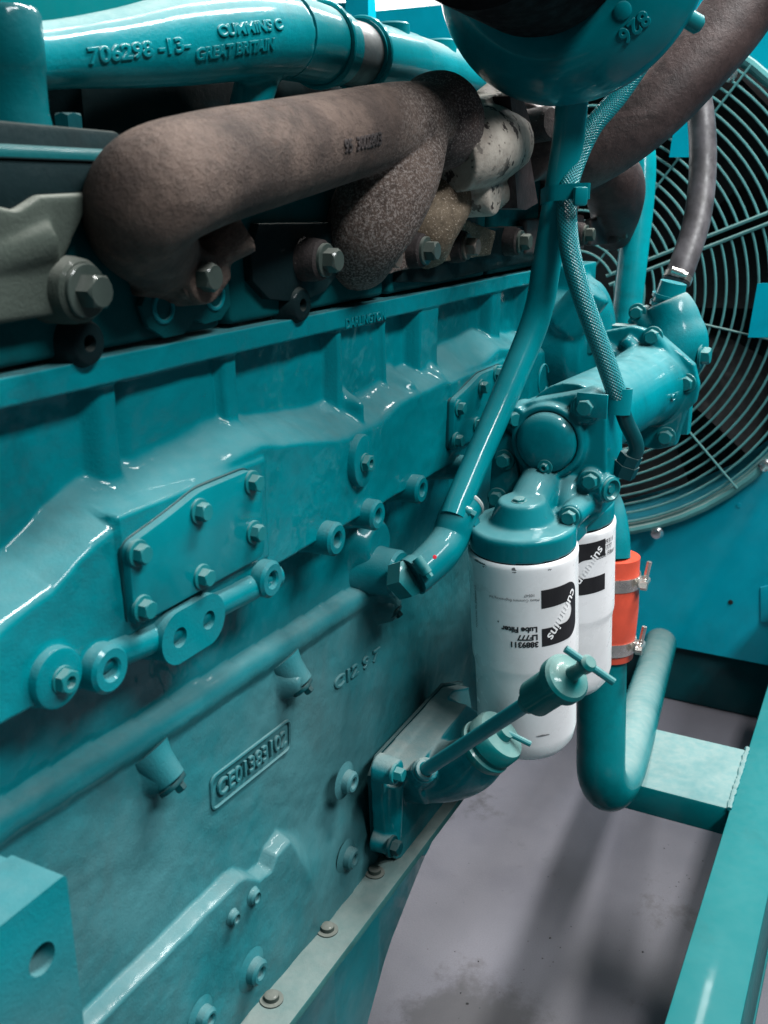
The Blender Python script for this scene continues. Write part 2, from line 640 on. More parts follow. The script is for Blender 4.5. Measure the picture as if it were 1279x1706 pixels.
def floor_material():
    m, nt, b = nodes('grey_painted_floor')
    c = mixc(nt, ramp(nt, noise(nt, 1.6, 5, .6), .3, .7), (.082, .081, .098), (.112, .110, .130))
    c = mixc(nt, ramp(nt, noise(nt, 3.2, 8, .72), .56, .66, 0, .75), c, (.045, .043, .047))
    c = mixc(nt, ramp(nt, noise(nt, 60, 6, .75), .672, .69, 0, .95), c, (.012, .012, .012))
    c = mixc(nt, ramp(nt, noise(nt, 140, 4, .7), .74, .76, 0, .6), c, (.6, .6, .6))
    nt.links.new(c, b.inputs['Base Color'])
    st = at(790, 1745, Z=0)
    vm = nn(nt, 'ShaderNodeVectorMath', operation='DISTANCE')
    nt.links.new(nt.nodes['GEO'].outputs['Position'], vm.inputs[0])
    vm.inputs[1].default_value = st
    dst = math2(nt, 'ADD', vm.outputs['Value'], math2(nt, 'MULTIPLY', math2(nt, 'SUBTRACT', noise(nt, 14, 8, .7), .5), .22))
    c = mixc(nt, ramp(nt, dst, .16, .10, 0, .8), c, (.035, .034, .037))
    c = mixc(nt, ramp(nt, noise(nt, 420, 3, .6), .40, .70, 0, .22), c, (.03, .03, .034))
    nt.links.new(c, b.inputs['Base Color'])
    nt.links.new(ramp(nt, noise(nt, 6, 4), .3, .7, .38, .6), b.inputs['Roughness'])
    bump(nt, b, noise(nt, 40, 4), .08, .002)
    bump(nt, b, noise(nt, 260, 4), .25, .0015)
    return m


MT['floor'] = floor_material()


def log_material():
    m, nt, b = nodes('brown_cast_iron_with_ash_specks')
    n0, n1_ = noise(nt, 14, 6, .65), noise(nt, 130, 5, .7)
    c = mixc(nt, ramp(nt, n0, .35, .68), (.050, .034, .028), (.125, .088, .071))
    c = mixc(nt, ramp(nt, noise(nt, 7, 8, .7, dist=.6), .54, .68, 0, .7), c, (.018, .013, .011))
    c = mixc(nt, ramp(nt, noise(nt, 19, 8, .72), .58, .70, 0, .45), c, (.15, .085, .058))
    c = mixc(nt, ramp(nt, n1_, .45, .75, 0, .5), c, (.018, .012, .010))
    g = nt.nodes['GEO']
    sp_ = nn(nt, 'ShaderNodeSeparateXYZ')
    nt.links.new(g.outputs['Position'], sp_.inputs[0])
    zone = math2(nt, 'ADD', math2(nt, 'MULTIPLY', sp_.outputs[0], 1.0), math2(nt, 'MULTIPLY', math2(nt, 'SUBTRACT', 1.36, sp_.outputs[2]), 1.1))
    zone = math2(nt, 'ADD', zone, math2(nt, 'MULTIPLY', math2(nt, 'SUBTRACT', noise(nt, 9, 5), .5), .25))
    zn = math2(nt, 'MULTIPLY', ramp(nt, zone, .78, .90, .06, 1.0), ramp(nt, sp_.outputs[0], .70, .78, .15, 1.0))
    s1 = math2(nt, 'MULTIPLY', ramp(nt, noise(nt, 430, 4, .75), .46, .62), zn)
    c = mixc(nt, s1, c, (.27, .23, .21))
    nt.links.new(c, b.inputs['Base Color'])
    b.inputs['Roughness'].default_value = .8
    b.inputs['Specular IOR Level'].default_value = .35
    bump(nt, b, noise(nt, 330, 5, .75), 1.0, .0022)
    bump(nt, b, noise(nt, 55, 5, .65), .7, .004)
    return m


MT['log'] = log_material()
MT['pipe'] = paint('dusty_teal_pipe_paint', TEAL, .3, .62, dustc=(.38, .44, .41), grain=.4, gscale=380)
MT['pale'] = paint('pale_dusty_teal', (.0, .15, .17), .42, .85, dustc=(.20, .26, .25), grain=.2)
MT['black'] = plain('black_print', (.010, .010, .012), .45)
MT['soot_shade'] = paint('sooty_shaded_teal', (.005, .014, .016), .5, .10, grain=.4, coat=.15)  # soot plus painted-in shade for parts out of the light

# ------------------------------------------------------------------ the setting
bm = bmesh.new()
for x, y in ((-3, -3), (7, -3), (7, 6), (-3, 6)): bm.verts.new((x, y, 0))
bm.faces.new(bm.verts)
tag(build('floor', bm, MT['floor']), kind='structure')
bm = bmesh.new()
box(bm, (4.0, 5.0, 1.8), (14, .1, 3.6))
tag(build('wall', bm, plain('white_wall_paint', (.8, .82, .83), .7)), kind='structure')

# ------------------------------------------------------------------ base frame
fr = thing('base_frame', (1.3, .085, .2), 'bright teal steel base rail with cross member on the grey floor', 'frame')
bm = bmesh.new()
box(bm, (1.15, .086, .394), (2.5, .078, .012), bev=.003)
box(bm, (1.15, .055, .20), (2.5, .010, .377), bev=.002)
box(bm, (1.15, .086, .006), (2.5, .078, .012), bev=.003)
build('rail', bm, MT['rail'], fr)
bm = bmesh.new()
box(bm, (1.50, .222, .374), (.19, .190, .050), bev=.004)
o = build('cross_member', bm, MT['pale'], fr)
o['label'] = 'dusty pale top of the cross member'
bm = bmesh.new()
box(bm, (2.62, .60, .081), (.30, .94, .16), bev=.006)
build('cross_member', bm, MT['dark'], fr)

# ------------------------------------------------------------------ radiator
RX = 2.45
FC = V((RX, .717, 1.063))
FR = .614
rad = thing('radiator', (RX, .7, .17), 'teal radiator housing with round wire fan guard behind the engine', 'radiator')
bm = bmesh.new()
NS = 96
Y0, Y1, Z0, Z1 = -.45, 1.45, .165, 1.735
inner, outer = [], []
for k in range(NS):
    a = 2 * math.pi * k / NS
    inner.append((FC.y + (FR - .012) * math.cos(a), FC.z + (FR - .012) * math.sin(a)))
    dy, dz = math.cos(a), math.sin(a)
    ty = ((Y1 - FC.y) / dy if dy > 0 else (Y0 - FC.y) / dy) if abs(dy) > 1e-6 else 1e9
    tz = ((Z1 - FC.z) / dz if dz > 0 else (Z0 - FC.z) / dz) if abs(dz) > 1e-6 else 1e9
    t = min(ty, tz)
    outer.append((FC.y + t * dy, FC.z + t * dz))
for x in (0, .004):
    pass
vi = [bm.verts.new((RX, y, z)) for y, z in inner]
vo = [bm.verts.new((RX, y, z)) for y, z in outer]
vb = [bm.verts.new((RX + .35, y, z)) for y, z in inner]
vob = [bm.verts.new((RX + .06, y, z)) for y, z in outer]
for k in range(NS):
    j = (k + 1) % NS
    bm.faces.new((vi[k], vi[j], vo[j], vo[k]))
    bm.faces.new((vi[k], vi[j], vb[j], vb[k]))
    bm.faces.new((vo[k], vo[j], vob[j], vob[k]))
pan = build('shroud_panel', bm, MT['sheet'], rad, angle=30)
bm = bmesh.new()
box(bm, (RX + .45, .50, .95), (.16, 1.86, 1.55))
build('radiator_core', bm, MT['void'], rad)
bm = bmesh.new()
bmesh.ops.create_circle(bm, segments=8, radius=1)
bm.free()
bm = bmesh.new()
tube(bm, [V((RX - .03, FC.y + FR * math.cos(R(a)), FC.z + FR * math.sin(R(a)))) for a in range(0, 361, 6)], .011, 8, smooth=False, cap=False)
rim = build('guard_rim', bm, MT['guard'], rad)
bm = bmesh.new()
tube(bm, [V((RX - .012, FC.y + (FR - .004) * math.cos(R(a)), FC.z + (FR - .004) * math.sin(R(a)))) for a in range(0, 361, 6)], .012, 8, smooth=False, cap=False)
build('guard_rim', bm, MT['guard'], rad)
r = FR - .024
GAP = R(23)
while r > .10:
    bm = bmesh.new()
    g = .010 / r
    for side in (0, 1):
        a0 = GAP + g + side * math.pi
        a1 = GAP - g + math.pi + side * math.pi
        tube(bm, [V((RX - .034 - .010 * (1 - r / FR), FC.y - r * math.cos(a0 + (a1 - a0) * k / 48), FC.z + r * math.sin(a0 + (a1 - a0) * k / 48))) for k in range(49)], .0031, 6, smooth=False)
    build('guard_ring', bm, MT['guard'], rad)
    r -= .0232
for ang in (-45.6, -79, 54, -10, 92, 130, 170, 215, 250):
    bm = bmesh.new()
    a = R(ang)
    tube(bm, [FC + V((-.0405, -q * math.cos(a), q * math.sin(a))) for q in (.08, FR)], .0026, 6)
    build('guard_spoke', bm, MT['guard'], rad)
for s in (-1, 1):
    bm = bmesh.new()
    for sg in (-1, 1):
        d = V((0, -math.cos(GAP), math.sin(GAP)))
        pr = V((0, d.z, -d.y))
        tube(bm, [FC + V((-.040, 0, 0)) + pr * (s * .011) + d * (sg * q) for q in (.09, FR - .005)], .0045, 6)
    build('guard_spoke', bm, MT['guard'], rad)
# fan behind the guard
bm = bmesh.new()
lathe(bm, [(.12, 0), (.12, .1)], FC + V((.10, 0, 0)), (1, 0, 0))
hub = build('fan_hub', bm, MT['fan'], rad)
for k in range(9):
    bm = bmesh.new()
    a = R(40 * k + 12)
    d = V((0, math.cos(a), math.sin(a)))
    q = V((0, -math.sin(a), math.cos(a)))
    rows = []
    for j in range(7):
        rr = .11 + .46 * j / 6
        wdt = .055 + .05 * j / 6
        rows.append([FC + V((.16, 0, 0)) + d * rr + q * (s * wdt) + V((-s * .05, 0, 0)) for s in (-1, -.33, .33, 1)])
    vs = [[bm.verts.new(p) for p in row] for row in rows]
    for A, B in zip(vs, vs[1:]):
        for i in range(3): bm.faces.new((A[i], A[i + 1], B[i + 1], B[i]))
    bmesh.ops.solidify(bm, geom=bm.faces[:], thickness=.004)
    build('fan_blade', bm, MT['fan'], rad)
# tags and bolts of the guard
bm = bmesh.new()
prism_w(bm, [at(1131, 160, X=RX - .06), at(1115, 262, X=RX - .06), at(1150, 262, X=RX - .06), at(1144, 160, X=RX - .06)], (-1, 0, 0), .003)
build('guard_tag', bm, MT['sheet'], rad)
bm = bmesh.new()
prism_w(bm, [at(1262, 472, X=RX - .06), at(1246, 562, X=RX - .06), at(1310, 562, X=RX - .06), at(1310, 470, X=RX - .06)], (-1, 0, 0), .003)
build('guard_tag', bm, MT['sheet'], rad)
for px, py in ((1216, 124), (1276, 775), (1095, 887)):
    p = at(px, py, X=RX - .03)
    bm = bmesh.new()
    lathe(bm, [(.008, -.04), (.008, 0), (.016, 0), (.017, .008), (.012, .016), (0, .018)], p, (-1, 0, 0), 20)
    build('guard_bolt', bm, MT['chrome'], rad)
for px, py in ((1231, 842), (1217, 1003)):
    bm = bmesh.new()
    lathe(bm, [(.006, -.002), (.006, .002), (0, .003)], at(px, py, X=RX), (-1, 0, 0), 12)
    build('rivet', bm, MT['void'] if py > 900 else MT['sheet'], rad)
bm = bmesh.new()
prism_w(bm, [at(1267, 978, X=RX), at(1267, 1035, X=RX), at(1300, 1040, X=RX), at(1300, 970, X=RX)], (-1, 0, 0), .004, bev=.001)
build('access_plate', bm, MT['sheet'], rad)
# posts of the far bracket seen above the coolant pipe
bm = bmesh.new()
prism_w(bm, [at(552, 8, X=1.9), at(552, 60, X=1.9), at(626, 60, X=1.9), at(626, 5, X=1.9)], (-1, 0, 0), .02)
box(bm, at(600, -20, X=1.88), (.03, .05, .2))
tag(build('lifting_bracket', bm, MT['sheet']), 'upright teal bracket standing behind the top coolant pipe', 'bracket')

# ------------------------------------------------------------------ engine block
eng = thing('engine_block', (.8, .6, .55), 'large teal cast engine block with side covers and raised casting numbers', 'engine block')


def ss(a, b, x):
    t = np.clip((x - a) / (b - a), 0, 1)
    return t * t * (3 - 2 * t)


def smax(a, b, k=.006):
    h = np.clip(.5 + .5 * (a - b) / k, 0, 1)
    return b * (1 - h) + a * h + k * h * (1 - h)


def smin(a, b, k=.006): return -smax(-a, -b, k)


BX0, BX1, BZ0, BZ1, ST = .22, 1.42, .555, 1.196, .002
gx = np.arange(BX0, BX1 + 1e-6, ST)
gz = np.arange(BZ0, BZ1 + 1e-6, ST)
GX, GZ = np.meshgrid(gx, gz)


LOBES = [(p.x, p.z, r_) for p, r_ in ((at(98, 1130, Y=.4435), .020), (at(187, 1116, Y=.436), .0155), (at(300, 1062, Y=.437), .0185), (at(348, 1032, Y=.437), .0185), (at(455, 966, Y=.436), .0155), (at(563, 899, Y=.436), .013), (at(631, 859, Y=.436), .013), (at(704, 816, Y=.436), .013), (at(777, 780, Y=.436), .013))]
NOZ = [(p.x, p.z) for p in (at(280, 1296, Y=.462), at(496, 1140, Y=.462), at(650, 1018, Y=.462))]


def block_out(X, Z):
    # upper wall with pockets, mid levels and ribs
    u = np.full_like(X, .004)
    for x0, x1, hh, e in ((.2, .405, .024, .014), (.498, .528, .023, .010), (.528, .65, .016, .012), (.643, .668, .024, .006),
                          (.828, .926, .020, .005), (.822, .836, .026, .003), (.92, .93, .026, .003), (1.0, 1.058, .029, .006), (1.222, 1.262, .028, .006), (1.36, 1.5, .03, .005)):
        u = smax(u, hh * ss(x0 - e, x0 + e, X) * (1 - ss(x1 - e, x1 + e, X)), .005)
    # faint horizontal hollow inside pockets
    u = u - .006 * np.exp(-((Z - 1.146) / .006) ** 2) * (1 - ss(.006, .012, u))
    u = u * ss(1.02, 1.04, Z)
    deck = .031 * ss(1.1715, 1.1765, Z)
    o = smax(u, deck, .004)
    # gallery: sloping shelf and vertical face
    ztop = np.interp(X, [.2, .36, .42, .455, .49, .55, .62, .655, .69, .74, .80, .86, .92, 1.0, 1.04, 1.10, 1.2, 1.27, 1.32, 1.42],
                     [1.046, 1.052, 1.062, 1.078, 1.090, 1.098, 1.108, 1.106, 1.096, 1.088, 1.086, 1.090, 1.094, 1.094, 1.098, 1.106, 1.112, 1.098, 1.092, 1.09])
    wv = ztop + .0008 * np.sin(X * 70)
    slope = .034 + .006 * np.sin(X * 23 + 1)
    gal = smin(np.full_like(Z, .0505), np.maximum((wv + .026 - Z) * (.056 / slope), 0), .007)
    gal = gal * ss(.986, .993, Z)
    o = smax(o, gal, .009)
    # the gallery edge comes down round each boss
    for xc, zz, rr in LOBES:
        o = smax(o, .0475 * (1 - ss(rr, rr + .012, np.hypot(X - xc, Z - zz))), .010)
    # pads carrying the side covers
    for x0, x1, z0, z1 in ((.478, .658, 1.004, 1.094), (1.035, 1.218, 1.004, 1.094)):
        d = np.maximum(np.maximum(x0 - X, X - x1), np.maximum(z0 - Z, Z - z1))
        o = smax(o, .053 * (1 - ss(-.002, .006, d)), .004)
    # rib bumps on the shelf
    for xc, wd in ((.84, .012), (.955, .02), (1.03, .02)):
        o = smax(o, .046 * np.exp(-((X - xc) / wd) ** 2) * (1 - ss(1.10, 1.13, Z)) * ss(1.06, 1.09, Z), .012)
    # lower wall: soft upright folds under the gallery
    lw = .003 + .005 * (np.sin(X * 41) * .5 + .5) * ss(.90, .94, Z) * (1 - ss(.97, 1.0, Z))
    lw = lw * (1 - ss(.985, 1.0, Z))
    o = smax(o, lw, .008)
    # long rib
    zc = .899 - (X - .385) * .0475
    ribl = (.014 + .0125 * np.sqrt(np.clip(1 - ((Z - zc) / .0145) ** 2, 0, 1))) * (np.abs(Z - zc) < .0145) * (1 - ss(.93, 1.0, X))
    # lumps round the nozzles hanging from the rib
    for xc, zz in NOZ:
        dn = np.hypot((X - xc) / 1.0, (Z - zz) / 1.25)
        ribl = smax(ribl, .043 * (1 - ss(.006, .024, dn)), .008)
    # skirt
    sk = (.020 + .05 * np.clip(.9 - Z, 0, .3)) * (1 - ss(-.012, .004, Z - zc))
    o = smax(o, smax(ribl, sk, .006), .006)
    # stepped ledge low down, fading into a flare towards the front
    zl = np.interp(X, [.2, .60, .612, .632, .650, .66, .69, .72, 1.5], [.718, .718, .715, .698, .695, .706, .716, .73, .76])
    sharp = np.interp(X, [.2, .66, .685, .73, .9, 1.5], [.004, .004, .010, .09, .14, .16])
    hgt = np.interp(X, [.2, .66, .75, 1.5], [.0460, .0460, .049, .056])
    led = hgt * (1 - ss(-sharp, sharp, Z - zl + sharp * .5))
    o = smax(o, led, .004)
    # big boss of the oil drain and around the filter bracket pad
    dd = np.hypot(X - .905, Z - .930)
    o = smax(o, .030 * (1 - ss(.024, .046, dd)), .015)
    # cast unevenness
    o = o + .0007 * np.sin(X * 37 + Z * 19) * np.sin(Z * 53 - X * 11)
    return o


def rough_field(shape, step, size, amp, seed):
    """smooth random unevenness of a sand casting: features of about size metres"""
    rg = np.random.default_rng(seed)
    f = np.fft.rfft2(rg.standard_normal(shape))
    ky = np.fft.fftfreq(shape[0], step)[:, None]
    kx = np.fft.rfftfreq(shape[1], step)[None, :]
    f *= np.exp(-((kx ** 2 + ky ** 2) * size ** 2) * 2.0)
    a = np.fft.irfft2(f, shape)
    return a / a.std() * amp


O = block_out(GX, GZ)
O += rough_field(O.shape, ST, .016, .00022, 3) + rough_field(O.shape, ST, .05, .0005, 4) + rough_field(O.shape, ST, .006, .00007, 5)
ny, nx = O.shape
verts = np.stack([GX, .50 - O, GZ], -1).reshape(-1, 3)
idx = np.arange(ny * nx).reshape(ny, nx)
faces = np.stack([idx[:-1, :-1], idx[:-1, 1:], idx[1:, 1:], idx[1:, :-1]], -1).reshape(-1, 4)
bnd = list(idx[0, :]) + list(idx[1:, -1]) + list(idx[-1, -2::-1]) + list(idx[-2:0:-1, 0])
bk = verts[bnd].copy()
bk[:, 1] = .92
n0 = len(verts)
verts = np.vstack([verts, bk])
fl = [tuple(map(int, f)) for f in faces]
nb = len(bnd)
for k in range(nb):
    j = (k + 1) % nb
    fl.append((int(bnd[j]), int(bnd[k]), n0 + k, n0 + j))
fl.append(tuple(n0 + k for k in range(nb)))
me = bpy.data.meshes.new('casting')
me.from_pydata([tuple(map(float, v)) for v in verts], [], fl)
me.update()
sm = np.ones(len(me.polygons), bool)
sm[len(faces):] = False
me.polygons.foreach_set('use_smooth', sm)
casting = link('casting', me, MT['block'], eng)
NY = V((0, -1, 0))


def yface(x, z): return .50 - float(block_out(np.array([[x]]), np.array([[z]]))[0, 0])


# side covers
def side_cover(x0, x1, bolts, lab):
    yf = .4455
    poly = rounded([(x0, 1.012), (x1 - .004, 1.012), (x1, 1.020), (x1, 1.078), (x1 - .014, 1.092), (x0 + .082, 1.092), (x0 + .045, 1.083), (x0, 1.074)], .008)
    bm = bmesh.new()
    prism(bm, [((x - x0), (z - 1.05)) for x, z in poly], (x0, yf + .004, 1.05), NY, .0035, bev=.0008)
    g = build('gasket', bm, MT['dark'], eng)
    cxm, czm = (x0 + x1) / 2, 1.052
    poly2 = [(cxm + (x - cxm) * .985, czm + (z - czm) * .97) for x, z in poly]
    bm = bmesh.new()
    prism(bm, [((x - x0), (z - 1.05)) for x, z in poly2], (x0, yf + .0005, 1.05), NY, .0065, bev=.0018)
    c = build('side_cover', bm, MT['smooth'], eng)
    c['label'] = lab
    for px, py in bolts:
        p = at(px, py, Y=yf - .0075)
        bolt(c, (p.x, yf - .006, p.z), NY, MT['bolt'], .0125, .007, .0098, .002)
    return c


p0, p1 = at(205, 960, Y=.4455).x, at(432, 880, Y=.4455).x
side_cover(p0, p1, [(231, 922), (333, 852), (421, 804), (424, 887), (338, 961), (239, 1014)], 'near side cover plate with six bolts')
p0, p1 = at(748, 700, Y=.4455).x, at(838, 660, Y=.4455).x
side_cover(p0, p1, [(765, 680), (803, 645), (828, 622), (761, 734), (795, 708), (828, 680)], 'far side cover plate half behind the oil drain tube')


# bosses along the bottom of the gallery
def boss(px, py, rpx, yf, length, hole=.45, name='boss', flare=1.25, mat=None):
    p = at(px, py, Y=yf)
    d = (p - CAM).dot(FW)
    r = rpx * d / FPX
    bm = bmesh.new()
    hr = r * hole
    prof = [(r * flare, -length), (r * 1.06, -length * .75), (r, -length * .4), (r, -.0025), (r - .0025, 0)]
    if hole: prof += [(hr + .0015, 0), (hr, -.0015), (hr * .97, -.016), (0, -.017)]
    else: prof += [(0, 0.0)]
    lathe(bm, prof, p, NY, 40)
    return build(name, bm, mat or MT['block'], eng, angle=40), p, r


for px, py, rp in ((187, 1116, 43), (455, 966, 32), (563, 899, 29), (631, 859, 26), (704, 816, 24), (777, 780, 21)):
    boss(px, py, rp, .436, .045, .42)
# twin boss
a, b_ = at(300, 1062, Y=.437), at(348, 1030, Y=.437)
bm = bmesh.new()
pl = []
r = .0205
for k in range(25):
    t = math.pi / 2 + math.pi * k / 24
    pl.append((a.x + r * math.cos(t), a.z + r * math.sin(t)))
for k in range(25):
    t = -math.pi / 2 + math.pi * k / 24
    pl.append((b_.x + r * math.cos(t), a.z + r * math.sin(t)))
holed(bm, [(x - a.x, z - a.z) for x, z in pl], [circ(0, 0, .0078), circ(b_.x - a.x, 0, .0074)], (a.x, .47, a.z), NY, .033)
tb = build('boss', bm, MT['block'], eng, angle=60)
for q in (a, b_):
    bm = bmesh.new()
    lathe(bm, [(.009, 0), (.009, .001), (0, .001)], (q.x, .456, a.z), NY, 20)
    build('hole_bottom', bm, MT['dark'], tb)
# bar that joins the lobes
bm = bmesh.new()
tube(bm, [at(150, 1100, Y=.452), at(250, 1062, Y=.452), at(330, 1020, Y=.452), at(455, 958, Y=.452)], .012, 16)
build('lobe_web', bm, MT['block'], eng)


# round pads with hex plugs
def plug_pad(px, py, rpx, ppx, ppy, oval=1.0):
    p = at(px, py, Y=.4435)
    d = (p - CAM).dot(FW)
    r = rpx * d / FPX
    bm = bmesh.new()
    pl = [(r * math.cos(2 * math.pi * k / 48), r * oval * math.sin(2 * math.pi * k / 48)) for k in range(48)]
    prism(bm, pl, (p.x, .47, p.z), NY, .028, bev=.003)
    pad = build('plug_pad', bm, MT['block'], eng)
    q = at(ppx, ppy, Y=.441)
    bolt(pad, (q.x, .4420, q.z), NY, MT['bolt'], .015, .006, .0095, .0015, socket=True, name='plug')


plug_pad(98, 1130, 54, 106, 1133, 1.0)
plug_pad(606, 768, 36, 609, 771, 1.25)
# oil drain boss
bm = bmesh.new()
p = at(666, 957, Y=.443)
lathe(bm, [(.040, -.064), (.030, -.048), (.0265, -.02), (.0265, -.003), (.024, 0), (0, 0)], p, NY, 40)
build('boss', bm, MT['block'], eng)

# nozzle bosses under the long rib, each with a clip and a bolt
for px, py, s in ((296, 1322, 1.0), (512, 1160, .9), (664, 1034, .8)):
    e = at(px - 6, py - 14, Y=.460)
    ax = V((.12, -.62, -.78)).normalized()
    bm = bmesh.new()
    lathe(bm, [(.0190, -.030), (.0155, -.020), (.0140, -.009), (.0132, -.001), (.0120, 0), (0, 0)], e - ax * .004, ax, 32)
    nb_ = build('nozzle_boss', bm, MT['block'], eng)
    u, v, n = frame(ax)
    bm = bmesh.new()
    pl = []
    for k in range(13):
        t = math.pi / 2 + math.pi * k / 12
        pl.append((-.006 + .0095 * math.cos(t), .0095 * math.sin(t)))
    for k in range(13):
        t = -math.pi / 2 + math.pi * k / 12
        pl.append((.008 + .007 * math.cos(t), .007 * math.sin(t)))
    prism(bm, pl, e - ax * .003, ax, .004, bev=.001)
    build('clip', bm, MT['dark'], nb_)
    bolt(nb_, e + ax * .001 + u * .004, ax, MT['dark'], .0085, .006, .0062, .001)

# raised casting numbers
tx = V((1, 0, 0))
def skirt_text(body, px0, py0, px1, py1, yf, size, name='casting_number', boxed=False):
    a, c = at(px0, py0, Y=yf), at(px1, py1, Y=yf)
    d = (c - a)
    mid = (a + c) / 2
    upv = NY.cross(d.normalized())
    if upv.z < 0: upv = -upv
    bm = text_bm(body, size, .0010, .0006, bold=-.0001)
    xs = [v.co.x for v in bm.verts]
    sc = d.length / (max(xs) - min(xs))
    bmesh.ops.scale(bm, vec=(sc, 1, 1), verts=bm.verts)
    bmesh.ops.transform(bm, matrix=place(mid, NY, upv), verts=bm.verts)
    t = build(name, bm, MT['block'], eng, angle=50)
    if boxed:
        bm = bmesh.new()
        L, hh = d.length / 2 + .008, size * .72
        pl = rounded([(-L, -hh), (L, -hh), (L, hh), (-L, hh)], .008, 5)
        m = place(mid + V((0, .0008, 0)), NY, upv)
        tube(bm, [m @ V((x, y, 0)) for x, y in pl + pl[:1]], .0017, 6, smooth=False)
        build('number_border', bm, MT['block'], t)


skirt_text('CE01383102', 362, 1318, 476, 1228, .472, .022, boxed=True)
skirt_text('C12 9 7', 556, 1143, 632, 1088, .474, .019)
bm = text_bm('DARLINGTON', .013, .0004, .0003)
bmesh.ops.transform(bm, matrix=place(at(610, 533, Y=.4687), NY), verts=bm.verts)
build('casting_number', bm, MT['block'], eng, angle=50)
# bolt holes and small bosses of the lower face
for px, py, rp in ((430, 1496, 13), (396, 1531, 12)):
    boss(px, py, rp, .4475, .006, .6)
for px, py, rp in ((590, 1305, 19), (592, 1432, 18), (436, 1622, 22), (352, 1700, 20)):
    boss(px, py, rp, .4415, .012, .42, flare=1.7)

# ------------------------------------------------------------------ oil pan
panr = thing('oil_pan', (.9, .5, .3), 'deep teal oil pan with bolted flange under the engine block', 'oil pan')
bm = bmesh.new()
pz = [(.2, .06), (.55, .12), (.74, .25), (.80, .345), (.86, .42), (.95, .475), (1.03, .515), (1.3, .53)]
xs_ = np.linspace(.2, 1.40, 60)
cols = []
for x in xs_:
    zb = float(np.interp(x, [a for a, b in pz], [b for a, b in pz]))
    cols.append([bm.verts.new(p) for p in ((x, .432, .556), (x, .434, .53 if zb < .52 else .54), (x, .437, max(zb + .02, zb)), (x, .450, zb), (x, .90, zb - .02), (x, .90, .556))])
for A, B in zip(cols, cols[1:]):
    for k in range(5): bm.faces.new((A[k], B[k], B[k + 1], A[k + 1]))
bm.faces.new(cols[0]); bm.faces.new(cols[-1][::-1])
build('sump', bm, MT['smooth'], panr, angle=40)
bm = bmesh.new()
prism(bm, [(.2, .414), (1.40, .414), (1.40, .52), (.2, .52)], (0, 0, .551), (0, 0, 1), .009, upv=(0, 1, 0), bev=.002)
fl_ = build('flange', bm, paint('worn_pale_flange_paint', (.04, .14, .14), .5, .55, dustc=(.30, .31, .29), grain=.5, chips=.85), panr)
fl_['label'] = 'worn pale flange strip with bolts'
for px, py in ((545, 1542), (452, 1657), (624, 1447)):
    p = at(px, py, Z=.566)
    bm = bmesh.new()
    lathe(bm, [(.0115, -.002), (.0115, .0015), (.0075, .002), (.007, .006), (.005, .0075), (0, .008)], (p.x, p.y, .560), (0, 0, 1), 24)
    build('bolt', bm, MT['olive'], panr)

# ------------------------------------------------------------------ engine mount bracket, lower left
mb = thing('mount_bracket', (.2, .45, .7), 'blurred teal mounting bracket with one hole at lower left', 'bracket')
c = at(110, 1455, Y=.372)
p = at(70, 1598, Y=.372)
bm = bmesh.new()
holed(bm, rounded([(-.30, -.34), (0, -.34), (0, 0), (-.30, 0)], .004, 3), [circ(p.x - c.x, p.z - c.z, .0095)], (c.x, .412, c.z), NY, .040)
box(bm, (c.x - .151, .412 + .055, c.z - .171), (.298, .109, .338), bev=.003)
body = build('bracket_body', bm, MT['block'], mb, angle=50)

# ------------------------------------------------------------------ cylinder heads, rocker boxes
HEADS = []
for k, (x0, x1, lab) in enumerate(((.36, .644, 'nearest dark teal cylinder head under the brown manifold elbow'), (.656, .924, 'second cylinder head behind the speckled manifold branch'),
                                   (.936, 1.204, 'third cylinder head under the white burnt manifold joint'), (1.216, 1.44, 'farthest cylinder head behind the oil drain tube'))):
    h_ = thing('cylinder_head', ((x0 + x1) / 2, .6, 1.197), lab, 'cylinder head', 'cylinder heads in a row on the block')
    HEADS.append(h_)
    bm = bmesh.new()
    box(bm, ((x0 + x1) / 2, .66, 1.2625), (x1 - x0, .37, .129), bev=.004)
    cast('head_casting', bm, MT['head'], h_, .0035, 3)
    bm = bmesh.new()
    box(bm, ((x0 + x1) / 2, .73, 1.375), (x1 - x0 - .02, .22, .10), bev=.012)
    build('rocker_box', bm, MT['soot_shade'], h_)
for px, py, hd_ in ((150, 572, HEADS[0]), (505, 508, HEADS[1])):
    p = at(px, py, Y=.462)
    bm = bmesh.new()
    lathe(bm, [(.022, -.02), (.017, -.008), (.014, -.001), (.0125, 0), (.0055, 0), (.005, -.012), (0, -.0125)], p, NY, 28)
    build('lug', bm, MT['soot_shade'], hd_)

# exhaust gaskets
gk = thing('exhaust_gasket', (.56, .474, 1.24), 'teal lobed metal gasket showing below the near manifold flange', 'gasket')
bm = bmesh.new()
prism_w(bm, [at(a, b, Y=.4715) for a, b in ((228, 510), (240, 545), (268, 563), (300, 556), (318, 532), (335, 540), (362, 532), (378, 508), (374, 470), (372, 420), (362, 388), (330, 400), (300, 440), (240, 480))], NY, .004, bev=.001)
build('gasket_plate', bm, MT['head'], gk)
for px, py, rp in ((272, 512, 24), (358, 492, 22), (356, 412, 22)):
    p = at(px, py, Y=.467)
    rr = rp * (p - CAM).dot(FW) / FPX
    bm = bmesh.new()
    tube(bm, [p + V((rr * math.cos(R(a)), 0, rr * math.sin(R(a)))) for a in range(0, 361, 15)], .0018, 8, smooth=False, cap=False)
    build('sealing_ring', bm, MT['smooth'], gk)

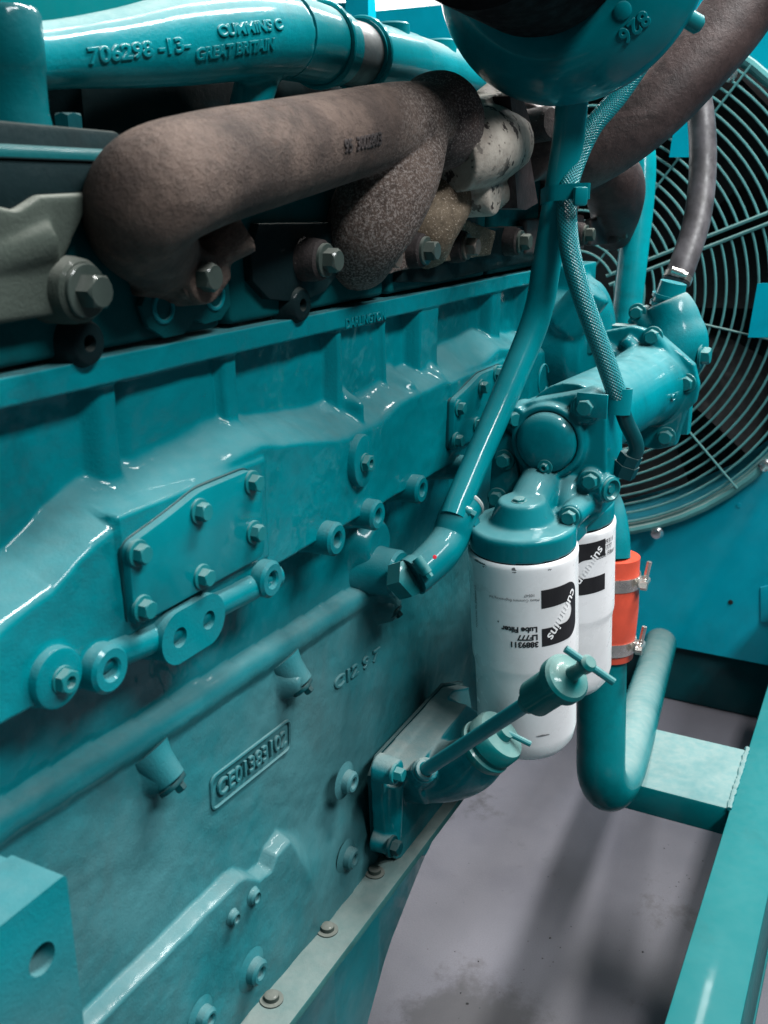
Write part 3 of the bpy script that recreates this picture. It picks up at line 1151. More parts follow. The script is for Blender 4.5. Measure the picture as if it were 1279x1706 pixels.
# ------------------------------------------------------------------ exhaust manifold
man = thing('exhaust_manifold', (.7, .44, 1.24), 'rusty brown cast exhaust manifold bolted along the cylinder heads', 'exhaust manifold')
bm = bmesh.new()
pts = [(285, 448, .478, .025), (258, 412, .463, .0305), (232, 370, .445, .0350), (255, 320, .428, .0378), (342, 284, .425, .0372), (450, 257, .425, .0366), (570, 228, .430, .0362), (660, 206, .435, .0355), (712, 198, .437, .0335), (728, 196, .437, .030)]
tube(bm, [at(a, b, Y=c) for a, b, c, d in pts], [d for a, b, c, d in pts], 40, 10)
for px, py in ((345, 306), (432, 283)):
    c = at(px, py, Y=.425)
    n = (CAM - c).normalized()
    lathe(bm, [(.0105, -.01), (.0095, .0395), (.008, .042), (0, .042)], c, n, 20)
tube(bm, [at(225, 440, Y=.472), at(345, 460, Y=.464)], [.022, .021], 24)
tube(bm, [at(345, 463, Y=.462), at(350, 420, Y=.455), at(400, 380, Y=.44)], [.018, .016, .020], 20)
tube(bm, [at(268, 478, Y=.455), at(262, 395, Y=.425)], [.007, .012], 16)
p = at(345, 463, Y=.442)
lathe(bm, [(.022, -.03), (.0195, -.008), (.0190, .0), (0, .0)], p, NY, 28)
pts = [(690, 222, .438, .034), (662, 285, .436, .041), (628, 350, .440, .042), (602, 402, .456, .038), (594, 430, .476, .034)]
tube(bm, [at(a, b, Y=c) for a, b, c, d in pts], [d for a, b, c, d in pts], 36, 10)
prism_w(bm, [at(a, b, Y=.474) for a, b in ((545, 395), (540, 448), (600, 462), (680, 445), (700, 400), (640, 380))], NY, .014)
o = cast('near_section', bm, MT['log'], man, .0026, 5)
o['label'] = 'large brown near elbow and log with speckled branch'
seam = spline([tuple(at(a, b, Y=c)) + (d,) for a, b, c, d in ((255, 320, .428, .0378), (342, 284, .425, .0372), (450, 257, .425, .0366), (570, 228, .430, .0362), (660, 206, .435, .0355))], 10)
sp = [V(x[:3]) for x in seam]
bm = bmesh.new()
line = []
for k in range(1, len(sp) - 1):
    tg = (sp[k + 1] - sp[k - 1]).normalized()
    uo = (V((0, -.42, .91)) - tg * V((0, -.42, .91)).dot(tg)).normalized()
    line.append(sp[k] + uo * (seam[k][3] - .0012 + .0004 * math.sin(k * 2.3)))
tube(bm, line, .0016, 6, smooth=False)
build('mould_seam', bm, MT['log'], o)
q = at(600, 240, Y=.395)
dlog = (at(680, 222, Y=.40) - at(540, 255, Y=.39)).normalized()
nlog = (CAM - q)
nlog = (nlog - dlog * nlog.dot(dlog)).normalized()
bm = text_bm('95  3002803', .0135, .0008, .0005)
emboss(bm, o, q, nlog, nlog.cross(dlog))
build('raised_lettering', bm, MT['burnt'], o, angle=50)
# collar at the slip joint
ax = (at(745, 186, Y=.438) - at(680, 194, Y=.436)).normalized()
c0 = at(726, 203, Y=.438)
bm = bmesh.new()
lathe(bm, [(.030, -.03), (.040, -.016), (.0465, -.004), (.0475, .012), (.043, .022), (.036, .028), (0, .028)], c0, ax, 40)
o = cast('slip_collar', bm, MT['speck'], man, .0026, 4)
# black flange between the ports
bm = bmesh.new()
prism_w(bm, [at(a, b, Y=.474) for a, b in ((418, 372), (404, 420), (408, 468), (436, 498), (490, 504), (530, 485), (556, 450), (560, 370))], NY, .008, bev=.002)
build('port_flange', bm, MT['soot_shade'], man)
bm = bmesh.new()
prism_w(bm, [at(a, b, Y=.474) for a, b in ((660, 400), (655, 470), (720, 470), (830, 445), (900, 430), (905, 375), (760, 380))], NY, .010, bev=.003)
build('port_flange', bm, MT['soot_shade'], man)
# small branch behind
bm = bmesh.new()
pts = [(765, 290, .46, .030), (735, 340, .452, .032), (712, 380, .458, .032), (705, 410, .472, .030)]
tube(bm, [at(a, b, Y=c) for a, b, c, d in pts], [d for a, b, c, d in pts], 30, 10)
prism_w(bm, [at(a, b, Y=.473) for a, b in ((690, 385), (690, 440), (800, 425), (810, 385), (760, 365))], NY, .014)
cast('branch', bm, iron('tan_burnt_cast_iron', (.10, .075, .05), (.22, .17, .12), (.6, .5, .4), (.58, .66)), man, .0028, 4)
# ash white joint and what follows
bm = bmesh.new()
pts = [(750, 262, .430, .036), (782, 250, .420, .040), (808, 242, .420, .041), (832, 238, .432, .040)]
tube(bm, [at(a, b, Y=c) for a, b, c, d in pts], [d for a, b, c, d in pts], 32, 8)
tube(bm, [at(800, 175, Y=.44), at(832, 160, Y=.44)], [.014, .020], 20)
lathe(bm, [(.024, -.05), (.0215, -.004), (.019, 0), (0, 0)], at(826, 326, Y=.402), NY, 24)
tube(bm, [at(778, 290, Y=.43), at(826, 322, Y=.425)], [.020, .020], 20)
prism_w(bm, [at(a, b, Y=.418) for a, b in ((808, 165), (838, 152), (842, 210), (848, 330), (820, 345), (806, 300), (815, 220))], (0, 1, 0), .05)
o = cast('burnt_joint', bm, MT['white_iron'], man, .0022, 3)
o['label'] = 'ash white burnt joint with dark spots'
bm = bmesh.new()
prism_w(bm, [at(a, b, Y=.398) for a, b in ((850, 160), (872, 165), (884, 205), (882, 255), (896, 338), (876, 350), (862, 347), (858, 290), (856, 220))], (0, 1, 0), .075, bev=.0)
o = build('joint_flange', bm, MT['redrust'], man)
bm = bmesh.new()
pts = [(860, 240, .45, .050), (905, 235, .46, .050), (950, 260, .47, .046), (990, 275, .46, .046), (1020, 305, .44, .050), (1026, 345, .45, .044), (1020, 390, .47, .034)]
tube(bm, [at(a, b, Y=c) for a, b, c, d in pts], [d for a, b, c, d in pts], 32, 8)
pts = [(940, 270, .46, .040), (925, 330, .462, .036), (915, 385, .47, .034)]
tube(bm, [at(a, b, Y=c) for a, b, c, d in pts], [d for a, b, c, d in pts], 28, 8)
for a, b, c, d in ((860, 365, 960, 425), (970, 365, 1060, 410)):
    prism_w(bm, [at(a, b, Y=.475), at(a, d, Y=.475), at(c, d - 10, Y=.475), at(c, b - 8, Y=.475)], NY, .014)
o = cast('far_section', bm, MT['brownpipe'], man, .0035, 5)
bm = bmesh.new()
lathe(bm, [(.020, -.06), (.020, 0), (.017, .004), (0, .004)], at(915, 205, Y=.40), V((-.3, -1, .1)).normalized(), 20)
build('sensor_boss', bm, MT['burnt'], man)
# bolts with long sleeves
for px, py, rp, ln, mats in ((161, 486, 38, .055, ('olive', 'tan')), (350, 462, 27, .004, ('olive', 'rust')), (557, 434, 23, .03, ('olive', 'burnt')), (657, 430, 22, .006, ('boltbrown', 'burnt')),
                             (722, 418, 24, .058, ('olive', 'burnt')), (790, 411, 20, .034, ('boltbrown', 'burnt')), (878, 403, 19, .060, ('olive', 'burnt')), (985, 391, 16, .03, ('olive', 'burnt')),
                             (1040, 388, 15, .03, ('olive', 'burnt')), (1060, 386, 14, .03, ('bolt', 'burnt'))):
    p = at(px, py, Y=.436)
    rr = .0195 if px < 200 else .0172
    bm = bmesh.new()
    lathe(bm, [(rr + .003, -ln - .012), (rr + .0012, -.010), (rr, -.002), (rr - .002, 0), (0, 0)], p + V((0, .010, 0)), NY, 32)
    s = build('bolt_sleeve', bm, MT[mats[1]], man)
    bolt(s, p + V((0, .0095, 0)), NY, MT[mats[0]], .0195 if px < 200 else .018, .0115, rr - .0028, .0028)
# painted grey-green flange casting left of the elbow
bm = bmesh.new()
prism_w(bm, [at(a, b, Y=.470) for a, b in ((-60, 335), (0, 350), (40, 325), (135, 320), (108, 370), (72, 450), (90, 520), (-60, 545))], NY, .014)
tube(bm, [at(-60, 440, Y=.47), at(70, 400, Y=.465)], .016, 20)
o = cast('end_flange', bm, MT['tan'], man, .0025, 3)
o['label'] = 'dull grey-green flange at the left edge'

# ------------------------------------------------------------------ top coolant pipe
wp = thing('coolant_pipe', (.55, .56, 1.33), 'cast teal coolant pipe with raised part number along the top', 'pipe')
bm = bmesh.new()
pts = [(20, 96, .56, .0235), (90, 92, .56, .0225), (200, 82, .56, .028), (300, 68, .56, .0345), (400, 58, .56, .038), (470, 60, .56, .0385)]
tube(bm, [at(a, b, Y=c) for a, b, c, d in pts], [d for a, b, c, d in pts], 40, 10)
tube(bm, [at(440, 60, Y=.56), at(436, -60, Y=.56)], [.026, .024], 28)
tube(bm, [at(440, 90, Y=.565), at(405, 215, Y=.58)], [.022, .018], 20)
o = cast('pipe_casting', bm, MT['pipe'], wp, .003, 4)
A0, A1 = at(200, 82, Y=.56), at(400, 58, Y=.56)
axd = (A1 - A0).normalized()
for body, px, py, size, spn, px0, px1 in (('706298 -13-', 240, 84, .0145, 1.0, 162, 318), ('CUMMINS C', 408, 48, .0120, 1.0, 356, 460), ('GREAT BRITAIN', 388, 84, .0120, 1.0, 326, 450)):
    q = at(px, py, Y=.53)
    zd = (CAM - q)
    zd = (zd - axd * zd.dot(axd)).normalized()
    bm = text_bm(body, size, .0010, .0006, bold=.0001, space=spn)
    xs = [v.co.x for v in bm.verts]
    sc = abs((at(px1, py, Y=.53) - at(px0, py, Y=.53)).dot(axd)) / (max(xs) - min(xs))
    bmesh.ops.scale(bm, vec=(sc, 1, 1), verts=bm.verts)
    u0, v0, n0_ = frame(zd)
    emboss(bm, o, q, zd, n0_.cross(axd))
    build('raised_lettering', bm, MT['pipe'], wp, angle=50)
# sleeves after the casting
B0, B1, B2, B3 = at(470, 60, Y=.56), at(600, 92, Y=.565), at(690, 108, Y=.57), at(800, 138, Y=.575)
dk = MT['dark']
bm = bmesh.new()
tube(bm, [B0, B0.lerp(B1, .62)], [.0385, .0370], 36, cap=True)
build('pipe_sleeve', bm, MT['pipe'], wp)
bm = bmesh.new()
tube(bm, [B0.lerp(B1, .55), B1], .0325, 36)
build('rubber_joint', bm, plain('grey_rubber_sleeve', (.05, .062, .065), .5, 0, .2), wp)
bm = bmesh.new()
tube(bm, [B1.lerp(B0, .04), B1.lerp(B2, .85)], [.036, .034], 36)
build('pipe_sleeve', bm, MT['smooth'], wp)
bm = bmesh.new()
tube(bm, [B1.lerp(B2, .7), B3, B3 + (B3 - B2)], [.034, .032, .03], 30, smooth=False)
build('pipe_end', bm, MT['dusty'], wp)
d_ = (B1 - B0).normalized()
for q, rr in ((B0.lerp(B1, .45), .0385), (B1, .0365)):
    u, v, n = frame(d_)
    bm = bmesh.new()
    tube(bm, [q + (u * math.cos(R(a)) + v * math.sin(R(a))) * rr for a in range(0, 361, 10)], .0036, 8, smooth=False, cap=False)
    build('pipe_bead', bm, MT['tube'], wp)
for px, py, hh in ((655, 70, .06), (735, 95, .05)):
    bm = bmesh.new()
    c = at(px, py, Y=.565)
    lathe(bm, [(.020, -.05), (.019, .018), (.017, .02), (0, .02)], c, (0, 0, 1), 28)
    build('pipe_boss', bm, MT['smooth'], wp)

# upright tube with bolted flange at the left
ut = thing('coolant_riser', tuple(at(30, 230, Y=.55)), 'dark teal upright riser with bolted flange at the upper left', 'pipe')
bm = bmesh.new()
c = at(15, 120, Y=.555)
lathe(bm, [(.026, -.04), (.0235, -.025), (.0235, .0), (.0245, .002), (.0245, .035), (.022, .039), (0, .040)], c, (0, 0, 1), 36)
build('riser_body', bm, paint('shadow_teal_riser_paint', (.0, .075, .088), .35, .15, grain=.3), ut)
bm = bmesh.new()
zf = at(60, 232, Y=.54).z
prism_w(bm, [V((x, y, zf - .016)) for x, y in ((.40, .48), (.57, .50), (.615, .535), (.60, .60), (.50, .64), (.40, .62))], (0, 0, 1), .022, bev=.004)
fl2 = build('riser_flange', bm, MT['soot_shade'], ut)
bm = bmesh.new()
box(bm, (.475, .50, zf - .0315), (.27, .075, .031), bev=.004)
box(bm, (.475, .497, zf - .0155), (.265, .070, .0008))
build('riser_gap_shade', bm, MT['soot_shade'], ut)  # dark block added to paint shade into the gap below the flange
q = at(115, 212, Y=.545)
bolt(fl2, (q.x, q.y, zf + .005), (0, 0, 1), MT['dark'], .018, .011, .014, .003, roll=.2)
bm = bmesh.new()
prism_w(bm, [V((x, y, zf - .03)) for x, y in ((.40, .475), (.58, .49), (.60, .56), (.40, .60))], (0, 0, 1), .012, bev=.003)
build('riser_gasket', bm, MT['soot_shade'], ut)

# intake manifold far behind
im = thing('intake_manifold', (.9, .95, 1.33), 'teal intake housing seen behind the top coolant pipe', 'housing')
bm = bmesh.new()
box(bm, (.95, 1.05, 1.56), (.78, .30, .62), bev=.02)
build('housing', bm, MT['rail'], im)
bm = bmesh.new()
tube(bm, [V((.60, .80, 1.40)), V((.72, .80, 1.60)), V((.75, .80, 1.85))], .05, 24)
build('hose', bm, MT['rubber'], im)

# ------------------------------------------------------------------ turbocharger
TC = at(948, -78, d=.98)
tu = thing('turbocharger', tuple(TC), 'teal turbocharger compressor housing with black inlet hose at the top', 'turbocharger')
AX = V((-1, .05, .05)).normalized()
RM, rm = .098, .043
u_, v_, a_ = frame(AX)
bm = bmesh.new()
prof = []
for k in range(0, 33):
    t = R(-150 + k * 270 / 32)
    prof.append((RM + rm * math.cos(t), rm * math.sin(t)))
prof = [(0, -.03)] + prof + [(.080, .050), (.078, .058), (.083, .062), (.083, .075), (.075, .075), (0, .07)]
lathe(bm, prof, TC, AX, 72)
hs = build('compressor_housing', bm, MT['smooth'], tu, angle=50)
bm = bmesh.new()
lathe(bm, [(0, .060), (.086, .060), (.089, .075), (.089, .20), (.080, .21), (0, .2)], TC, AX, 48)
build('inlet_hose', bm, MT['rubber'], tu)
# centre and turbine side
bm = bmesh.new()
lathe(bm, [(0, -.16), (.075, -.16), (.09, -.12), (.06, -.07), (.055, -.03), (0, -.03)], TC, AX, 40)
build('centre_housing', bm, MT['burnt'], tu)


def torus_at(px, py):
    best = None
    for i in range(240):
        th = 2 * math.pi * i / 240
        rd = u_ * math.cos(th) + v_ * math.sin(th)
        for k in range(60):
            t = R(-80 + 200 * k / 59)
            n = rd * math.cos(t) + a_ * math.sin(t)
            p = TC + rd * RM + n * rm
            if n.dot(CAM - p) < 0: continue
            r = p - CAM
            dd = r.dot(FW)
            e = (639.5 + FPX * r.dot(RT) / dd - px) ** 2 + (853 - FPX * r.dot(UP) / dd - py) ** 2
            if best is None or e < best[0]: best = (e, p, n, rd)
    return best


e, p, n, rd = torus_at(1055, 44)
tang = (at(1041, 57, d=1) - at(1069, 30, d=1)).normalized()
bm = text_bm('826', .0190, .0014, .0008, bold=.0002, space=1.1)
emboss(bm, hs, p, n, n.cross(tang))
build('raised_lettering', bm, MT['smooth'], tu, angle=50)
e, p, n, rd = torus_at(1040, 18)
bm = bmesh.new()
lathe(bm, [(.0085, -.003), (.0085, .0012), (.007, .0022), (0, .0022)], p, n, 24)
build('casting_dot', bm, MT['smooth'], tu)
e, p, n, rd = torus_at(1150, 35)
bm = bmesh.new()
lathe(bm, [(.009, -.02), (.009, .004), (.006, .007), (0, .007)], p - a_ * .02, (n - a_ * .4).normalized(), 20)
build('bolt', bm, MT['bolt'], tu)

# brown exhaust pipe behind the turbo
ep = [(1300, -120, 1.22, .046), (1235, 10, 1.22, .044), (1165, 100, 1.22, .042), (1085, 185, 1.23, .040), (1010, 245, 1.25, .038), (940, 285, 1.28, .036)]
bm = bmesh.new()
tube(bm, [at(a, b, d=c) for a, b, c, d in ep], [d for a, b, c, d in ep], 36, 10)
tag(build('exhaust_pipe', bm, MT['brownpipe']), 'thick dark brown exhaust pipe slanting behind the turbocharger', 'pipe')

# ------------------------------------------------------------------ oil drain tube
od = thing('oil_drain_tube', tuple(at(672, 965, Y=.43)), 'long teal oil drain tube from turbocharger down to block', 'tube')
pts = [(955, 120, .335, .0170), (948, 220, .338, .0170), (930, 330, .345, .0165), (912, 430, .352, .0160), (893, 530, .36, .0160), (845, 650, .374, .0155), (795, 765, .386, .0150), (765, 835, .391, .0150), (755, 862, .392, .015)]
bm = bmesh.new()
tube(bm, [at(a, b, Y=c) for a, b, c, d in pts], [d for a, b, c, d in pts], 28, 10)
build('steel_tube', bm, MT['tube'], od)
pts = [(775, 838, .390, .0205), (760, 865, .392, .0205), (750, 895, .394, .0205), (732, 922, .397, .0205), (705, 948, .406, .0200), (688, 960, .412, .0195)]
bm = bmesh.new()
tube(bm, [at(a, b, Y=c) for a, b, c, d in pts], [d for a, b, c, d in pts], 28, 10)
hz = build('rubber_elbow', bm, MT['smooth'], od)


def ring_band(name, c, ax, r, wd, th, mat, parent):
    bm = bmesh.new()
    lathe(bm, [(r, -wd / 2), (r + th, -wd / 2), (r + th, wd / 2), (r, wd / 2), (r, -wd / 2)], c, ax, 36)
    return build(name, bm, mat, parent)


a0, a1 = at(775, 838, Y=.390), at(760, 865, Y=.392)
ax = (a0 - a1).normalized()
bm = bmesh.new()
u, v, n = frame(ax)
tube(bm, [a0 + (u * math.cos(R(a)) + v * math.sin(R(a))) * .0188 for a in range(0, 361, 12)], .0032, 8, smooth=False, cap=False)
o = build('elbow_lip', bm, paint('pale_worn_lip', (.36, .42, .42), .5, .5), od)


def worm_clamp(c, ax, r, parent, tang, mat=None, wd=.010):
    mat = mat or MT['smooth']
    b = ring_band('hose_clamp', c, ax, r - .0005, wd, .0018, mat, parent)
    ax = V(ax).normalized()
    out = (CAM - c)
    out = (out - ax * out.dot(ax)).normalized()
    t = ax.cross(out).normalized()
    if t.dot(V(tang)) < 0: t = -t
    bm = bmesh.new()
    q = c + out * (r + .005)
    tube(bm, [q - t * .013, q + t * .006], .0058, 12)
    tube(bm, [q + t * .004, q + t * .011], .0042, 6)
    box(bm, q - out * .004 - t * .004, (.012, .012, .008), rot=Matrix((t, ax, out)).transposed(), bev=.001)
    build('clamp_screw', bm, MT['bolt'] if mat is MT['smooth'] else mat, b)


worm_clamp(at(766, 868, Y=.392), ax, .0205, od, RT - UP * .4)
b0, b1 = at(705, 948, Y=.406), at(688, 960, Y=.412)
worm_clamp(b0.lerp(b1, .75), (b0 - b1).normalized(), .0198, od, RT - UP)
bm = bmesh.new()
ax = (b0 - b1).normalized()
lathe(bm, [(.022, 0), (.022, .020), (.018, .022), (0, .022)], at(668, 966, Y=.428), (b1 - at(660, 968, Y=.435)).normalized(), 6)
build('hex_fitting', bm, MT['bolt'], od)
bm = bmesh.new()
q = at(724, 928, Y=.377)
lathe(bm, [(.0022, -.002), (.002, .001), (0, .0012)], q, CAM - q, 10)
build('paint_mark', bm, plain('red_paint_mark', (.7, .02, .05), .5), od)

# ------------------------------------------------------------------ braided hose
bh = thing('braided_hose', tuple(at(1045, 770, d=1.12)), 'teal painted braided oil hose curving down to the filter head', 'hose')
pts = [(1075, 95, 1.10), (1030, 160, 1.09), (985, 215, 1.07), (952, 290, 1.055), (944, 345, 1.05), (950, 420, 1.05), (972, 500, 1.05), (1003, 585, 1.055), (1022, 640, 1.06), (1032, 668, 1.065)]
bm = bmesh.new()
tube(bm, [at(a, b, d=c) for a, b, c in pts], .0108, 24, 14, uv=True)
build('braid', bm, MT['braid'], bh)
pts = [(1030, 660, 1.063), (1042, 700, 1.075), (1058, 735, 1.085), (1058, 755, 1.092), (1042, 772, 1.10)]
bm = bmesh.new()
tube(bm, [at(a, b, d=c) for a, b, c in pts], .0085, 20, 10)
build('end_tube', bm, MT['dark'], bh)
e0, e1 = at(1052, 757, d=1.095), at(1036, 792, d=1.108)
bm = bmesh.new()
lathe(bm, [(.013, 0), (.013, .012), (.0145, .012), (.0145, .026), (0, .026)], e0, e1 - e0, 6)
build('end_fitting', bm, MT['dark'], bh)
# strap round hose and tube
bm = bmesh.new()
L_ = rounded([(-.0235, -.031), (.0235, -.031), (.0235, .026), (-.0235, .026)], .014, 5)
cc = at(940, 324, d=1.060)
mm = place(cc, V((.05, .1, 1)), upv=FW)
pp = [mm @ V((x, y, 0)) for x, y in L_ + L_[:1]]
rows = [[bm.verts.new(p + V((0, 0, s * .008))) for s in (-1, 1)] for p in pp[:-1]]
for k in range(len(rows)):
    A, B = rows[k], rows[(k + 1) % len(rows)]
    bm.faces.new((A[0], B[0], B[1], A[1]))
bmesh.ops.solidify(bm, geom=bm.faces[:], thickness=.0022)
st = build('hose_strap', bm, MT['tube'], bh)
bm = bmesh.new()
box(bm, at(966, 327, d=1.026), (.016, .014, .019), rot=Matrix.Rotation(PSI, 3, 'Z'), bev=.003)
build('strap_buckle', bm, MT['tube'], st)

# ------------------------------------------------------------------ black hose, far tube
rh = thing('coolant_hose', tuple(at(1125, 480, d=1.5)), 'black rubber hose hanging in front of the fan guard', 'hose')
pts = [(1125, 40, 1.52), (1150, 110, 1.52), (1168, 200, 1.52), (1170, 290, 1.52), (1160, 370, 1.51), (1138, 440, 1.50), (1126, 470, 1.50)]
bm = bmesh.new()
tube(bm, [at(a, b, d=c) for a, b, c in pts], .0205, 26, 10)
build('rubber_hose', bm, MT['hose'], rh)
c0, c1 = at(1138, 440, d=1.5), at(1126, 470, d=1.5)
worm_clamp(at(1129, 463, d=1.5), c0 - c1, .0205, rh, RT, MT['steel'], .009)

ft = thing('steel_tube', tuple(at(1040, 540, d=1.6)), 'upright teal steel tube beside the black hose', 'tube')
pts = [(1010, 190, 1.77, .025), (1048, 208, 1.75, .026), (1066, 250, 1.75, .026), (1066, 320, 1.75, .026), (1054, 430, 1.75, .026), (1044, 520, 1.75, .0255), (1038, 580, 1.75, .0255)]
bm = bmesh.new()
tube(bm, [at(a, b, d=c) for a, b, c, d in pts], [d for a, b, c, d in pts], 26, 10)
build('tube_body', bm, MT['tube'], ft)

# ------------------------------------------------------------------ gear housing at the front of the block
gh = thing('gear_housing', (1.46, .5, .9), 'rounded teal gear housing at the front end of the block', 'housing')
bm = bmesh.new()
box(bm, (1.475, .62, .955), (.10, .40, .49))
lathe(bm, [(.09, -.05), (.085, .02), (.07, .035), (0, .038)], (1.47, .44, 1.09), NY, 36)
tube(bm, [V((1.47, .45, 1.17)), V((1.47, .43, 1.09)), V((1.47, .45, .8))], [.040, .06, .05], 24)
lathe(bm, [(.03, -.05), (.028, .02), (0, .024)], at(975, 500, Y=.40), (0, -.6, .8), 20)
cast('housing', bm, MT['block'], gh, .004, 5)
bm = bmesh.new()
c = at(905, 632, Y=.415)
tube(bm, [c + V((.02 * math.cos(R(a)), 0, .02 * math.sin(R(a)))) for a in range(20, 330, 12)], .0015, 6, smooth=False)
build('casting_mark', bm, MT['block'], gh)

# ------------------------------------------------------------------ oil filter head
fh = thing('filter_head', (1.03, .33, 1.0), 'teal cast oil filter head with round domed cover and bolts', 'filter head')
NX = V((-1, 0, 0))
XF = 1.03
bm = bmesh.new()
prism_w(bm, [at(a, b, X=XF) for a, b in ((838, 712), (848, 682), (885, 668), (960, 655), (1006, 664), (1010, 700), (1010, 800), (1000, 850), (960, 872), (905, 868), (870, 845), (850, 800), (842, 750))], (1, 0, 0), .07)
dc = at(910, 737, X=XF - .012)
lathe(bm, [(.046, -.05), (.042, -.004), (.040, 0), (.0345, 0), (.0345, -.006), (0, -.006)], dc, NX, 48)
# conical socket of the front filter and its ring
F0, F1 = V((.967, .328, .938)), V((.987, .318, .684))
FA = (F0 - F1).normalized()
lathe(bm, [(.0, .0), (.0575, .0), (.0580, .022), (.055, .026), (.0350, .028), (.0255, .050), (.023, .052), (0, .052)], F0, FA, 48)
tube(bm, [F0 + FA * .030 + V((.016, 0, 0)), at(893, 820, X=1.005), at(905, 795, X=XF + .01)], [.026, .024, .024], 28)
prism_w(bm, [at(a, b, X=.985) for a, b in ((900, 905), (952, 915), (953, 885), (930, 850), (915, 855))], (1, 0, 0), .06)
prism_w(bm, [at(a, b, X=1.035) for a, b in ((838, 790), (830, 850), (850, 880), (960, 890), (1000, 860), (1000, 780))], (1, 0, 0), .06)
tube(bm, [F0 + FA * .020 + V((.035, -.045, 0)), at(945, 830, X=1.02), at(960, 800, X=XF + .02)], [.012, .016, .02], 20)
# rear socket
G0, G1 = V((1.118, .326, .925)), V((1.138, .318, .69))
lathe(bm, [(0, 0), (.0575, 0), (.0575, .02), (.05, .03), (.04, .06), (0, .07)], G0, FA, 40)
box(bm, (1.09, .33, .985), (.12, .09, .06))
# port boss facing outward
q = at(1016, 815, X=1.03)
lathe(bm, [(.017, -.05), (.0155, -.006), (.0155, 0), (0, 0)], q, V((-.45, -.9, 0)), 28)
lathe(bm, [(.0145, -.06), (.0135, -.004), (.0125, 0), (0, 0)], at(950, 860, X=.977), NX, 24)
for px, py, rp in ((978, 678, 24), (985, 800, 20), (862, 695, 20)):
    lathe(bm, [(rp * .00066 + .003, -.03), (rp * .00066, .010), (0, .010)], at(px, py, X=XF), NX, 24)
hb = cast('head_casting', bm, MT['smooth'], fh, .0018, 4)
bm = bmesh.new()
lathe(bm, [(.0335, -.008), (.0335, .002), (.031, .007), (.024, .0105), (.012, .012), (0, .0122)], dc, NX, 48)
dm = build('dome_cover', bm, MT['smooth'], fh, angle=50)
q = at(908, 778, X=XF - .022)
bolt(dm, q, NX, MT['bolt'], .009, .005, .0085, .002, socket=True, name='plug')
for px, py, x, af, wr in ((977, 678, XF - .010, .016, .0145), (985, 800, XF - .010, .0145, .011), (950, 860, .976, .0135, .0105), (851, 697, XF - .008, .0145, .011)):
    bolt(hb, at(px, py, X=x), NX if px > 860 else V((-.6, -.8, 0)), MT['bolt'], af, .008, wr, .0025)
bm = bmesh.new()
prism_w(bm, [at(a, b, X=1.036) for a, b in ((834, 705), (858, 725), (872, 800), (850, 852), (818, 852), (822, 790), (828, 715))], NX, .012, bev=.003)
sf = build('side_flange', bm, MT['smooth'], fh)
for px, py in ((841, 766), (829, 829)):
    bolt(sf, at(px, py, X=1.024), NX, MT['bolt'], .0145, .008, .012, .0025)
q = at(1016, 815, X=1.03)
bm = bmesh.new()
lathe(bm, [(.0135, -.002), (.0135, .003), (.011, .004), (.0085, .0), (.004, .0), (.004, .002), (0, .002)], q, V((-.45, -.9, 0)), 28)
build('port_plug', bm, MT['bolt'], fh)
q = F0 + FA * .051
bolt(hb, q + V((-.008, 0, 0)), FA, MT['bolt'], .012, .003, .0085, .001, name='plug')
# bracket holding the braided hose
bm = bmesh.new()
qa, qb = at(960, 675, X=XF - .013), at(1012, 676, X=XF - .013)
box(bm, (qa + qb) / 2, (.003, (qa - qb).length, .026), bev=.001)
u, v, n = frame(V((0, 0, 1)))
cc = at(1030, 668, d=1.068)
lathe(bm, [(.0115, -.014), (.0140, -.014), (.0140, .014), (.0115, .014), (.0115, -.014)], cc, V((.1, 0, 1)), 28)
build('hose_bracket', bm, MT['smooth'], fh)


# ------------------------------------------------------------------ oil filters
def oil_filter(top, bot, lab, ztop_txt):
    t = thing('oil_filter', tuple(bot), lab, 'oil filter', 'white spin-on oil filters side by side')
    ax = (top - bot).normalized()
    H = (top - bot).length
    rb = .0592
    bm = bmesh.new()
    gv = H * .46
    prof = [(0, .004), (.020, .0015), (.036, .003), (.046, .009), (.0535, .020), (.0565, .034), (.0567, gv - .004), (.0572, gv - .001), (.0575, gv + .003), (rb - .0004, gv + .008), (rb, gv + .012), (rb, H - .012), (rb + .0006, H - .006), (rb, H - .002), (rb - .002, H - .0005), (rb - .005, H - .003), (.03, H - .004), (0, H - .004)]
    lathe(bm, prof, bot, ax, 72)
    body = build('canister', bm, MT['can'], t, angle=50)
    bm = bmesh.new()
    lathe(bm, [(.054, H - .006), (.056, H - .003), (.056, H + .003), (.054, H + .004)], bot, ax, 56)
    build('seal', bm, MT['rubber'], t)
    return t, body, ax, rb


f1, b1_, ax1, rb1 = oil_filter(F0, F1, 'front white spin-on oil filter with upside-down printing', 0)
f2, b2_, ax2, rb2 = oil_filter(G0, G1, 'rear white spin-on oil filter half hidden behind the front one', 0)


def axis_hit(px, py, o, ax, r):
    """point on the near side of a cylinder seen at a pixel"""
    d = (FW + RT * ((px - 639.5) / FPX) - UP * ((py - 853.0) / FPX)).normalized()
    w0 = CAM - o
    dp, wp_ = d - ax * d.dot(ax), w0 - ax * w0.dot(ax)
    A, B, C = dp.dot(dp), 2 * dp.dot(wp_), wp_.dot(wp_) - r * r
    disc = max(0, B * B - 4 * A * C)
    s = (-B - math.sqrt(disc)) / (2 * A)
    p = CAM + d * s
    return (p - o).dot(ax), (p - o) - ax * (p - o).dot(ax)


